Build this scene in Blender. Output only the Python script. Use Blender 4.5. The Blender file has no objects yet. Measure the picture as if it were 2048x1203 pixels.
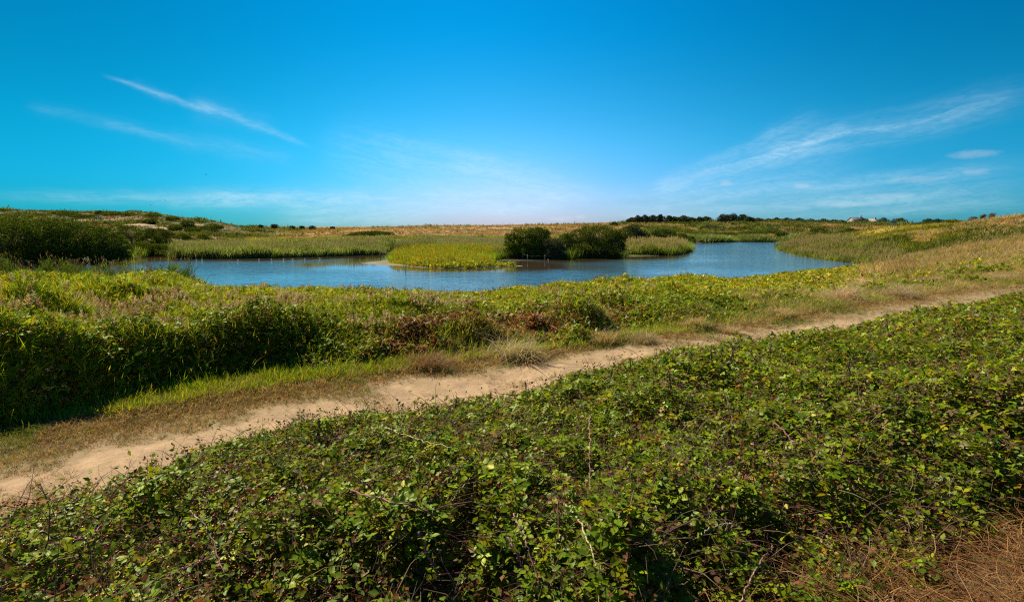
import bpy, math, random
import numpy as np
R = math.radians
rng = np.random.default_rng(7)
random.seed(7)

# ------------------------------------------------------------------ camera, sky, sun, exposure
sc = bpy.context.scene
CAMZ = 4.2; FPX = 1138.0; PITCH = math.atan(148.5/FPX)
SUN_EL, SUN_AZ = 47.0, -50.0            # azimuth measured from the view direction (+Y), negative = left
cam = bpy.data.cameras.new('camera'); camo = bpy.data.objects.new('camera', cam)
sc.collection.objects.link(camo); sc.camera = camo
cam.sensor_width = 36.0; cam.lens = 36.0*FPX/2048.0; cam.clip_start = 0.05; cam.clip_end = 20000
camo.location = (0, 0, CAMZ); camo.rotation_euler = (math.pi/2-PITCH, 0, 0)
sun = bpy.data.lights.new('sun', 'SUN'); sun.energy = 5.0; sun.angle = R(0.53); sun.color = (1.0, .93, .80)
suno = bpy.data.objects.new('sun', sun); sc.collection.objects.link(suno)
suno.rotation_euler = (R(90-SUN_EL), 0, R(180-SUN_AZ))
suno.location = (0, 0, 60)
sc.view_settings.view_transform = 'Standard'; sc.view_settings.look = 'None'
sc.view_settings.exposure = 0.85; sc.view_settings.gamma = 1.0
sc.cycles.max_bounces = 6; sc.cycles.diffuse_bounces = 2; sc.cycles.glossy_bounces = 2
sc.cycles.transmission_bounces = 3; sc.cycles.transparent_max_bounces = 6
sc.cycles.sample_clamp_indirect = 4.0
sc.cycles.use_adaptive_sampling = False; sc.cycles.use_denoising = False; sc.cycles.filter_width = 1.2

def ray(px, py):
    xc = (px-1024)/FPX; yc = (601.5-py)/FPX
    return np.array([xc, math.cos(PITCH)+yc*math.sin(PITCH), -math.sin(PITCH)+yc*math.cos(PITCH)])
def P(px, py, z=0.0):                    # point of the photograph lying at height z
    d = ray(px, py); t = (z-CAMZ)/d[2]
    return np.array([0, 0, CAMZ])+d*t
def PD(px, py, D):                       # point of the photograph at distance D ahead
    d = ray(px, py); return np.array([0, 0, CAMZ])+d*(D/d[1])
def azel(px, py):
    d = ray(px, py); d = d/np.linalg.norm(d)
    return math.atan2(d[0], d[1]), math.asin(d[2])

class NT:                                # tiny node-graph helper
    def __init__(s, tree): s.t = tree; s.n = tree.nodes; s.l = tree.links
    def node(s, typ, **kw):
        n = s.n.new(typ)
        for k, v in kw.items(): setattr(n, k, v)
        return n
    def put(s, sock, v):
        if isinstance(v, bpy.types.NodeSocket): s.l.new(v, sock)
        else: sock.default_value = v
    def m(s, op, a, b=0.0, c=0.0, clamp=False):
        n = s.node('ShaderNodeMath', operation=op, use_clamp=clamp)
        s.put(n.inputs[0], a); s.put(n.inputs[1], b); s.put(n.inputs[2], c)
        return n.outputs[0]
    def vm(s, op, a, b=(0, 0, 0)):
        n = s.node('ShaderNodeVectorMath', operation=op); s.put(n.inputs[0], a); s.put(n.inputs[1], b)
        return n.outputs[0]
    def mix(s, f, a, b, mode='MIX'):
        n = s.node('ShaderNodeMix', data_type='RGBA', blend_type=mode)
        s.put(n.inputs[0], f); s.put(n.inputs[6], a); s.put(n.inputs[7], b); return n.outputs[2]
    def noise(s, vec, scale, detail=3.0, rough=.55, dist=0.0):
        n = s.node('ShaderNodeTexNoise'); s.put(n.inputs['Vector'], vec)
        n.inputs['Scale'].default_value = scale; n.inputs['Detail'].default_value = detail
        n.inputs['Roughness'].default_value = rough; n.inputs['Distortion'].default_value = dist
        return n.outputs['Fac']
    def ss(s, v, a, b):                  # smoothstep
        n = s.node('ShaderNodeMapRange', interpolation_type='SMOOTHSTEP')
        s.put(n.inputs[0], v); s.put(n.inputs[1], a); s.put(n.inputs[2], b); return n.outputs[0]

world = bpy.data.worlds.new('World'); sc.world = world; world.use_nodes = True
W = NT(world.node_tree); W.n.clear()
sky = W.node('ShaderNodeTexSky', sky_type='NISHITA'); sky.sun_disc = False
sky.sun_elevation = R(SUN_EL); sky.sun_rotation = R(SUN_AZ)
sky.altitude = 0; sky.air_density = 1.0; sky.dust_density = 0.25; sky.ozone_density = 3.0
tc = W.node('ShaderNodeTexCoord').outputs['Generated']
sp = W.node('ShaderNodeSeparateXYZ'); W.l.new(tc, sp.inputs[0])
az = W.m('ARCTAN2', sp.outputs[0], sp.outputs[1]); el = W.m('ARCSINE', sp.outputs[2])
hs = W.node('ShaderNodeHueSaturation'); hs.inputs['Hue'].default_value = 0.495; hs.inputs['Saturation'].default_value = 1.36
hs.inputs['Value'].default_value = 1.0; W.l.new(sky.outputs[0], hs.inputs['Color'])
vignette_ = W.m('ADD', .62, W.m('MULTIPLY', .38, W.m('POWER', 2.718, W.m('MULTIPLY', -3.6, W.m('MULTIPLY', az, az)))))
vignette_ = W.m('MULTIPLY', vignette_, W.m('SUBTRACT', 1.0, W.m('MULTIPLY', W.ss(W.m('MULTIPLY', az, -1.0), .0, .75), .27)))   # lens vignette put into the sky colour: darker towards both sides, most at left
tR = W.m('MULTIPLY', W.m('SUBTRACT', .80, W.m('MULTIPLY', W.ss(el, 0.0, .34), .78)), W.m('POWER', vignette_, 5.5))
tG = W.m('MULTIPLY', W.m('ADD', .93, W.m('MULTIPLY', W.ss(el, 0.0, .16), .33)), vignette_); tB = W.m('MULTIPLY', W.m('SUBTRACT', 1.76, W.m('MULTIPLY', W.ss(el, 0.0, .25), .34)), vignette_)
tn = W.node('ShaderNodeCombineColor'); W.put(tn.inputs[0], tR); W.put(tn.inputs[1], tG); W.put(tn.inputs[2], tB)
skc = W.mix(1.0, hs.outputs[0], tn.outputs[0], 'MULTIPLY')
# thin high cirrus: streaks set by compass bearing and height above the horizon, frayed by noise
def comb(x, y, z=0.0):
    n = W.node('ShaderNodeCombineXYZ'); W.put(n.inputs[0], x); W.put(n.inputs[1], y); W.put(n.inputs[2], z); return n.outputs[0]
uv = comb(az, el)
w1 = W.m('SUBTRACT', W.noise(uv, 5.0, 3.0), .5); w2 = W.m('SUBTRACT', W.noise(W.vm('ADD', uv, (3.1, 1.7, 0)), 6.0, 4.0), .5)
azw = W.m('ADD', az, W.m('MULTIPLY', w1, .08)); elw = W.m('ADD', el, W.m('MULTIPLY', w2, .034))
cloud = None
def streak(p0, p1, wa, wb, amp, ang=None, side=0.0):
    global cloud
    a0 = azel(*p0); a1 = azel(*p1); dx = a1[0]-a0[0]; dy = a1[1]-a0[1]; L = math.hypot(dx, dy)
    tx, ty = dx/L, dy/L
    qx = W.m('SUBTRACT', azw, a0[0]); qy = W.m('SUBTRACT', elw, a0[1])
    t = W.m('ADD', W.m('MULTIPLY', qx, tx/L), W.m('MULTIPLY', qy, ty/L))
    d = W.m('ADD', W.m('MULTIPLY', qx, -ty), W.m('MULTIPLY', qy, tx))
    wdt = W.m('ADD', wa/FPX, W.m('MULTIPLY', t, (wb-wa)/FPX)); wdt = W.m('MAXIMUM', wdt, .002)
    fr = W.m('DIVIDE', d, wdt)
    g = W.m('POWER', 2.718, W.m('MULTIPLY', W.m('MULTIPLY', fr, fr), -1.0))
    e = W.m('MULTIPLY', W.ss(t, -0.02, 0.18), W.m('SUBTRACT', 1.0, W.ss(t, 0.72, 1.05)))
    # fibres running along the streak
    fv = comb(W.m('MULTIPLY', t, L*7), W.m('MULTIPLY', d, 60.0), p0[0]*.01)
    fb = W.ss(W.noise(fv, 1.0, 5.0, .66, .9), .32, .70)
    o = W.m('MULTIPLY', W.m('MULTIPLY', g, e), W.m('MULTIPLY', W.m('ADD', W.m('MULTIPLY', fb, .75), .25), amp))
    cloud = o if cloud is None else W.m('ADD', cloud, o)
for a in [((205, 148), (440, 232), 2.5, 6, .36), ((250, 160), (345, 200), 6, 8, .12), ((360, 195), (640, 300), 8, 4, .27), ((360, 205), (560, 255), 22, 14, .07), ((60, 215), (340, 272), 9, 9, .10),
          ((180, 242), (400, 285), 5, 6, .16), ((300, 262), (620, 325), 12, 18, .12), ((-60, 392), (760, 402), 9, 16, .30), ((300, 388), (1260, 398), 14, 26, .48),
          ((520, 432), (1160, 415), 16, 22, .45), ((640, 290), (1190, 402), 45, 60, .30), ((880, 320), (1220, 410), 22, 24, .28),
          ((1285, 388), (1700, 262), 20, 30, .36), ((1290, 380), (1640, 225), 14, 14, .16), ((1480, 318), (2110, 182), 26, 20, .36),
          ((1180, 425), (2110, 318), 10, 12, .30), ((1220, 440), (2110, 372), 14, 18, .30), ((1150, 405), (1750, 345), 20, 30, .24), ((1500, 440), (2110, 350), 26, 34, .22),
          ((1700, 425), (2110, 405), 8, 10, .18), ((740, 275), (900, 290), 10, 12, .10), ((900, 300), (1000, 322), 7, 7, .16),
          ((560, 425), (900, 448), 10, 10, .2)]:
    streak(*a)
puff = None; puffn = W.noise(comb(W.m('MULTIPLY', az, 1.0), W.m('MULTIPLY', el, 3.0)), 90.0, 4.0, .65)
for (px, py, a, b, k) in [(1948, 308, 26, 5, .55), (1955, 344, 14, 4, .45), (1832, 359, 30, 4.5, .45), (1453, 366, 8, 4, .7), (1600, 374, 12, 4, .6),
                      (1160, 435, 10, 4, .7), (1120, 439, 22, 4, .8), (1270, 431, 24, 3, .5), (1770, 392, 34, 4, .35), (1690, 408, 50, 4, .35), (1180, 451, 14, 3, .5)]:
    c = azel(px, py)
    dx = W.m('DIVIDE', W.m('SUBTRACT', W.m('ADD', az, W.m('MULTIPLY', w1, .02)), c[0]), a/FPX)
    dy = W.m('DIVIDE', W.m('SUBTRACT', W.m('ADD', el, W.m('MULTIPLY', w2, .012)), c[1]), b/FPX)
    g = W.m('MULTIPLY', W.m('SUBTRACT', 1.0, W.ss(W.m('ADD', W.m('ADD', W.m('MULTIPLY', dx, dx), W.m('MULTIPLY', dy, dy)), W.m('MULTIPLY', W.m('SUBTRACT', puffn, .5), 3.2)), -.4, 2.4)), k*.38)
    puff = g if puff is None else W.m('MAXIMUM', puff, g)
cl = W.m('MINIMUM', W.m('MULTIPLY', cloud, 1.0), .85)
fine = W.ss(W.noise(comb(W.m('MULTIPLY', az, 14.0), W.m('MULTIPLY', el, 46.0)), 3.2, 6.0, .68, 1.2), .28, .62)
cl = W.m('MULTIPLY', cl, W.m('ADD', .42, W.m('MULTIPLY', fine, .50))); skc = W.mix(cl, skc, (6.5, 9.2, 10.8, 1))
skc = W.mix(puff, skc, (8.2, 8.0, 8.6, 1))
bg = W.node('ShaderNodeBackground'); bg.inputs[1].default_value = 0.052
W.l.new(skc, bg.inputs[0]); wo = W.node('ShaderNodeOutputWorld'); W.l.new(bg.outputs[0], wo.inputs[0])

# ------------------------------------------------------------------ numpy helpers
def hash2(ix, iy, s):
    h = (ix.astype(np.int64)*374761393+iy.astype(np.int64)*668265263+s*1442695041) & 0xFFFFFFFF
    h = ((h ^ (h >> 13))*1274126177) & 0xFFFFFFFF
    return ((h ^ (h >> 16)) & 0xFFFF)/65535.0
def vnoise(x, y, s=0):
    ix = np.floor(x); iy = np.floor(y); fx = x-ix; fy = y-iy
    fx = fx*fx*(3-2*fx); fy = fy*fy*(3-2*fy)
    a = hash2(ix, iy, s); b = hash2(ix+1, iy, s); c = hash2(ix, iy+1, s); d = hash2(ix+1, iy+1, s)
    return (a+(b-a)*fx)*(1-fy)+(c+(d-c)*fx)*fy
def fbm(x, y, o=3, s=0):
    r = 0; a = .5; t = 0
    for i in range(o):
        r = r+a*vnoise(x, y, s+i*17); t += a; a *= .5; x = x*2.03+5.1; y = y*2.03+1.7
    return r/t
def sstep(v, a, b):
    t = np.clip((v-a)/(b-a), 0, 1); return t*t*(3-2*t)
def lerp(a, b, t): return a+(b-a)*t
def C(*c): return np.array(c, float)
def sdf(poly, x, y):                     # signed distance, negative inside
    x = np.asarray(x, float); y = np.asarray(y, float)
    d = np.full(x.shape, 1e18); ins = np.zeros(x.shape, bool); n = len(poly)
    for i in range(n):
        ax, ay = poly[i]; bx, by = poly[(i+1) % n]; ex, ey = bx-ax, by-ay
        t = np.clip(((x-ax)*ex+(y-ay)*ey)/(ex*ex+ey*ey+1e-12), 0, 1)
        d = np.minimum(d, (x-ax-t*ex)**2+(y-ay-t*ey)**2)
        c = (ay > y) != (by > y)
        ins ^= c & (x < (bx-ax)*(y-ay)/(by-ay+1e-12)+ax)
    d = np.sqrt(d); return np.where(ins, -d, d)
def poly_px(pts, z=0.0): return [tuple(P(a, b, z)[:2]) for a, b in pts]

# ------------------------------------------------------------------ plan of the place
POND = poly_px([(-420, 572), (0, 600), (300, 608), (900, 606), (1250, 588), (1480, 562), (1640, 545), (1752, 534),
    (1748, 530), (1690, 524), (1640, 518), (1600, 511), (1567, 501), (1556, 490), (1566, 484.5), (1480, 483.5), (1410, 485), (1376, 488.5), (1374, 494),
    (1375, 503), (1345, 510), (1250, 514), (1180, 516), (1120, 518), (1010, 516), (985, 520), (978, 527), (1000, 531), (1045, 531.5), (990, 534), (940, 537), (890, 537), (845, 535),
    (800, 531), (765, 530), (722, 526), (752, 523), (788, 519), (798, 512), (790, 506), (800, 502), (835, 497), (860, 494), (840, 493.5), (800, 496), (768, 501), (758, 509), (700, 511), (600, 514), (480, 516.5),
    (350, 517), (340, 512), (300, 512.5), (250, 519), (170, 525.5), (60, 532), (-100, 536), (-420, 545)])
def curve(pts, z):                       # photo polyline lying at height z as y = f(x)
    w = np.array([P(a, b, z) for a, b in pts]); o = np.argsort(w[:, 0]); return w[o, 0], w[o, 1]
BR = curve([(-500, 1175), (-200, 1085), (0, 1018), (200, 965), (400, 900), (700, 842), (1050, 795), (1300, 740), (1600, 680), (1800, 642), (2048, 596), (2400, 556)], 1.8)
BRS = ([-500, -200, 0, 200, 400, 700, 1050, 1300, 1600, 1800, 2048, 2400], [])
for q_ in zip(BRS[0], [1175, 1085, 1018, 965, 893, 836, 790, 732, 672, 635, 590, 552]): d_ = ray(*q_); BRS[1].append(-d_[2]/d_[1])
SA = curve([(-500, 1070), (-200, 1010), (0, 958), (200, 915), (400, 872), (700, 797), (1000, 742), (1300, 700), (1600, 655), (1800, 625), (2048, 588), (2400, 552)], 1.5)
HE = curve([(-500, 930), (-200, 888), (0, 855), (250, 828), (450, 792), (600, 768), (850, 735), (1000, 712), (1150, 692), (1300, 672), (1500, 645), (1700, 610), (1850, 590), (2048, 562), (2400, 530)], 1.5)
def beyond(cv, x, y): return (y-np.interp(x, cv[0], cv[1]))*.82
STR = (P(1640, 1203, 2.4), P(2048, 1060, 2.4))      # edge of the straw patch at the photographer's right
def straw_d(x, y):
    a, b = STR; ex, ey = b[0]-a[0], b[1]-a[1]; L = math.hypot(ex, ey)
    return -((x-a[0])*(-ey)+(y-a[1])*ex)/L          # positive on the near right side

ctrl = []                                # (x, y, z) heights of the land
for px, py, D in [(-500, 425, 210), (-200, 421, 210), (0, 422, 210), (100, 427, 210), (200, 424, 212), (270, 423, 212), (340, 431, 212), (400, 438, 205), (440, 447, 200), (462, 457, 198), (485, 467, 190),
    (-100, 440, 188), (60, 440, 186), (140, 441, 185), (197, 443, 183), (280, 446, 180), (320, 450, 178), (260, 452, 170), (330, 462, 160), (380, 452, 175), (420, 462, 165), (200, 455, 150), (60, 458, 140), (-200, 455, 140),
    (100, 430, 260), (300, 436, 260), (490, 466, 250), (540, 465, 270), (470, 462, 230),
    (350, 475, 130), (430, 474, 140), (500, 474, 175), (540, 473, 185), (560, 463, 240), (500, 458, 330), (600, 459, 330), (650, 460, 320),
    (620, 465, 215), (700, 459, 225), (780, 455.5, 235), (850, 451.5, 240), (950, 452.5, 245), (1040, 457, 245), (1130, 459, 240), (1220, 459, 250),
    (760, 466, 185), (900, 468, 180), (1050, 470, 175), (650, 478, 150), (800, 479, 145), (950, 480, 140), (1100, 478, 150),
    (1260, 447, 330), (1330, 445, 350), (1420, 444, 360), (1500, 445, 360), (1580, 448, 380), (1680, 450, 390), (1760, 450, 390), (1860, 449, 380), (1950, 449, 380),
    (1300, 458, 250), (1400, 460, 250), (1500, 462, 240), (1350, 470, 190), (1450, 474, 185), (1540, 474, 185), (1640, 462, 240), (1600, 472, 190), (1700, 462, 220),
    (1650, 486, 105), (1690, 473, 104), (1720, 465, 102), (1760, 457, 100), (1800, 453, 98), (1850, 454, 96), (1900, 454, 92), (1680, 468, 140), (1800, 464, 150), (1900, 464, 150),
    (1930, 448, 82), (1980, 440, 76), (2048, 432, 72), (2200, 425, 70), (2500, 420, 75), (2048, 436, 120),
    (1720, 482, 82), (1780, 478, 74), (1860, 474, 72), (1940, 470, 64), (2048, 462, 60), (2200, 460, 60),
    (1640, 504, 86), (1700, 512, 76), (1780, 514, 66), (1850, 506, 58), (1930, 496, 54), (2048, 490, 48),
    (1800, 528, 50), (1880, 520, 46), (1960, 512, 42), (2048, 515, 38), (2200, 510, 36), (2048, 545, 30), (1950, 550, 31), (1850, 555, 33)]:
    q = PD(px, py, D); ctrl.append(tuple(q))
for px in (-200, 0, 250, 500, 800, 1100): ctrl += [tuple(PD(px, 500, D)[:2])+(z,) for D, z in ((100, .5), (120, .7))]
for px in (-300, 0, 300, 600, 900, 1200): ctrl += [tuple(PD(px, 500, D)[:2])+(z,) for D, z in ((15, 1.3), (20, 1.0), (27, .55))]
for px in (1400, 1550, 1700): ctrl += [tuple(PD(px, 500, D)[:2])+(z,) for D, z in ((17, 1.45), (24, 1.15), (34, .6))]
for px in (1150, 1300, 1450, 1560): ctrl += [tuple(PD(px, 500, D)[:2])+(z,) for D, z in ((160, .4), (175, .6))]
for px in (1040, 1180, 1320): ctrl += [tuple(PD(px, 500, D)[:2])+(z,) for D, z in ((92, .5), (115, .8))]
for x in (-9, -6, -3, 0, 3, 6, 9, 12, 16, 20, 25):
    yb = np.interp(x, *BR); ysa = np.interp(x, *SA); yh = np.interp(x, *HE)
    ctrl += [(x, yb, 1.55), (x, ysa, 1.5), (x, yh, 1.5), (x, (yb+ysa)/2, 1.49)]
for x, y, z in [(0, 0, 2.6), (0, -4, 2.6), (-5, 0, 2.5), (5, 0, 2.6), (2.2, 2.4, 2.4), (-2, 2.2, 2.1), (0, 2.2, 2.15), (0, 4, 1.85), (3, 4, 2.05), (6, 4, 2.3), (6, 7, 1.95), (10, 8, 2.0), (10, 4, 2.5), (14, 11, 1.9), (18, 12, 2.1), (-5, 3, 1.9),
    (20, 4, 2.7), (30, 15, 2.2), (-20, -10, 2.7), (20, -20, 2.8), (60, 0, 3), (-60, 0, 2.5), (0, -80, 3), (100, 30, 4), (-100, 40, 3), (-60, 30, 1.2), (-40, 15, 1.2), (-25, 8, 1.3),
    (-130, 90, 3), (150, 90, 5), (0, 520, 3.5), (200, 520, 4.2), (-200, 500, 4.0), (400, 400, 4.5), (-400, 300, 6), (-300, 100, 4), (300, 100, 6)]:
    ctrl.append((x, y, z))
ctrl = np.array(ctrl)
def kern(r): return np.sqrt(r*r+2.5**2)
_d = np.hypot(ctrl[:, None, 0]-ctrl[None, :, 0], ctrl[:, None, 1]-ctrl[None, :, 1])
n_ = len(ctrl); A = np.zeros((n_+1, n_+1)); A[:n_, :n_] = kern(_d)+np.eye(n_)*-.02
A[:n_, n_] = 1; A[n_, :n_] = 1
sol = np.linalg.solve(A, np.append(ctrl[:, 2], 0))
def land(x, y):
    x = np.asarray(x, float); y = np.asarray(y, float); sh = x.shape; x = x.ravel(); y = y.ravel(); z = np.empty(x.shape)
    for i in range(0, len(x), 50000):
        xx = x[i:i+50000]; yy = y[i:i+50000]
        z[i:i+50000] = kern(np.hypot(xx[:, None]-ctrl[None, :, 0], yy[:, None]-ctrl[None, :, 1]))@sol[:n_]+sol[n_]
    r = np.hypot(x, y); z = lerp(z, 3.2, sstep(r, 450, 800))
    d = sdf(POND, x, y)
    big = (fbm(x/23, y/23, 3, 5)-.5)*sstep(r, 90, 200)*1.1+(fbm(x/6, y/6, 3, 9)-.5)*sstep(r, 30, 120)*.5
    small = (fbm(x/.9, y/.9, 3, 3)-.5)*.06+(fbm(x/.26, y/.26, 2, 4)-.5)*.040*(np.hypot(x, y) < 30)
    z = z+big*sstep(d, 2, 25)+small
    spit = np.interp(np.hypot(x-P(800, 524)[0], y-P(800, 524)[1]), [0, 14, 22], [1, 1, 0])
    bank = .04+np.maximum(d, 0)*lerp(.28, .05, spit)
    z = np.where(d > 0, np.minimum(np.maximum(z, .05+.02*np.minimum(d, 10)), bank+np.maximum(d-1.5, 0)*.2), np.maximum(-1.2, .04+d*.35))
    return z.reshape(sh)

# ------------------------------------------------------------------ materials
def mat(name): 
    m = bpy.data.materials.new(name); m.use_nodes = True; g = NT(m.node_tree); g.n.clear()
    out = g.node('ShaderNodeOutputMaterial'); return m, g, out
def foliage(name, trans=.28, gloss=.06, rough=.42, var=.25):
    m, g, out = mat(name)
    a = g.node('ShaderNodeAttribute'); a.attribute_name = 'Col'
    geo = g.node('ShaderNodeNewGeometry'); n = g.noise(geo.outputs['Position'], 9.0, 2.0)
    f = g.m('ADD', g.m('MULTIPLY', n, var*2), 1-var)
    c = g.vm('SCALE', a.outputs['Color']); g.n[-1].inputs[3].default_value = 1; g.l.new(f, g.n[-1].inputs[3])
    d = g.node('ShaderNodeBsdfDiffuse'); g.l.new(c, d.inputs[0])
    t = g.node('ShaderNodeBsdfTranslucent'); ct = g.mix(1.0, c, (1.25, 1.1, .45, 1), 'MULTIPLY'); g.l.new(ct, t.inputs[0])
    s = g.node('ShaderNodeBsdfGlossy'); s.inputs['Roughness'].default_value = rough; s.inputs['Color'].default_value = (.75, .8, .5, 1)
    m1 = g.node('ShaderNodeMixShader'); m1.inputs[0].default_value = trans; g.l.new(d.outputs[0], m1.inputs[1]); g.l.new(t.outputs[0], m1.inputs[2])
    m2 = g.node('ShaderNodeMixShader'); m2.inputs[0].default_value = gloss; g.l.new(m1.outputs[0], m2.inputs[1]); g.l.new(s.outputs[0], m2.inputs[2])
    g.l.new(m2.outputs[0], out.inputs[0]); return m
def plain(name, col, rough=.8, var=.25, scale=8.0, bump=.2, metal=0.0):
    m, g, out = mat(name); p = g.node('ShaderNodeBsdfPrincipled'); geo = g.node('ShaderNodeTexCoord')
    n = g.noise(geo.outputs['Object'], scale, 4.0)
    c = g.mix(n, tuple(x*(1-var) for x in col)+(1,), tuple(min(1, x*(1+var)) for x in col)+(1,)); g.l.new(c, p.inputs['Base Color'])
    p.inputs['Roughness'].default_value = rough; p.inputs['Metallic'].default_value = metal
    b = g.node('ShaderNodeBump'); b.inputs['Strength'].default_value = bump; b.inputs['Distance'].default_value = .02
    g.l.new(n, b.inputs['Height']); g.l.new(b.outputs[0], p.inputs['Normal']); g.l.new(p.outputs[0], out.inputs[0]); return m
M_leaf = foliage('bramble leaf', .37, .018, .42)
M_grass = foliage('grass blade', .46, .012, .5)
M_crown = foliage('shrub foliage', .24, .008, .5)
M_bark = plain('weathered bark', (.13, .095, .07), .85, .4, 14)
M_stem = foliage('bramble stem', 0.0, .04, .4)
M_berry, g, out = mat('red bramble berry')
p = g.node('ShaderNodeBsdfPrincipled'); a = g.node('ShaderNodeAttribute'); a.attribute_name = 'Col'; g.l.new(a.outputs['Color'], p.inputs['Base Color'])
p.inputs['Roughness'].default_value = .3; g.l.new(p.outputs[0], out.inputs[0])
# ground
M_ground, g, out = mat('sandy ground')
p = g.node('ShaderNodeBsdfPrincipled'); a = g.node('ShaderNodeAttribute'); a.attribute_name = 'Col'
pos = g.node('ShaderNodeNewGeometry').outputs['Position']
n1 = g.noise(pos, 1.3, 5.0, .6); n2 = g.noise(pos, 38.0, 4.0, .7); n3 = g.noise(pos, 9.0, 3.0, .6)
f = g.m('ADD', g.m('ADD', g.m('MULTIPLY', n1, .5), g.m('MULTIPLY', n2, .5)), g.m('MULTIPLY', n3, .35)); f = g.m('ADD', f, .33)
c = g.vm('SCALE', a.outputs['Color']); g.l.new(f, g.n[-1].inputs[3]); g.l.new(c, p.inputs['Base Color'])
p.inputs['Roughness'].default_value = .95; p.inputs['Specular IOR Level'].default_value = .15
b = g.node('ShaderNodeBump'); b.inputs['Strength'].default_value = .55; b.inputs['Distance'].default_value = .03
g.l.new(g.m('ADD', n2, g.m('MULTIPLY', n3, 1.5)), b.inputs['Height']); g.l.new(b.outputs[0], p.inputs['Normal']); g.l.new(p.outputs[0], out.inputs[0])
# water
M_water, g, out = mat('pond water')
p = g.node('ShaderNodeBsdfPrincipled'); p.inputs['Base Color'].default_value = (.022, .024, .016, 1); p.inputs['Roughness'].default_value = .05
p.inputs['IOR'].default_value = 1.33
at = g.node('ShaderNodeAttribute'); at.attribute_name = 'calm'; g.l.new(g.mix(at.outputs['Fac'], (.055, .12, .155, 1), (.05, .034, .016, 1)), p.inputs['Base Color'])  # sky-reflection blue and shore-reflection brown put into the base colour
pos = g.node('ShaderNodeNewGeometry').outputs['Position']; pp = g.vm('MULTIPLY', pos, (.38, 1.0, 1.0))
r1 = g.noise(pp, 2.6, 3.0, .6, .8); r2 = g.noise(pp, 1.1, 3.0, .6, .5); r3 = g.noise(pos, .035, 2.0)
h = g.m('ADD', g.m('MULTIPLY', r1, .35), g.m('MULTIPLY', r2, 1.0))
at = g.node('ShaderNodeAttribute'); at.attribute_name = 'calm'
amp = g.m('MULTIPLY', g.m('ADD', .22, g.m('MULTIPLY', g.ss(r3, .38, .60), .78)), g.m('SUBTRACT', 1.0, g.m('MULTIPLY', at.outputs['Fac'], .93)))
b = g.node('ShaderNodeBump'); b.inputs['Distance'].default_value = .15
g.l.new(amp, b.inputs['Strength']); g.l.new(h, b.inputs['Height']); g.l.new(b.outputs[0], p.inputs['Normal']); g.l.new(p.outputs[0], out.inputs[0])

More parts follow.
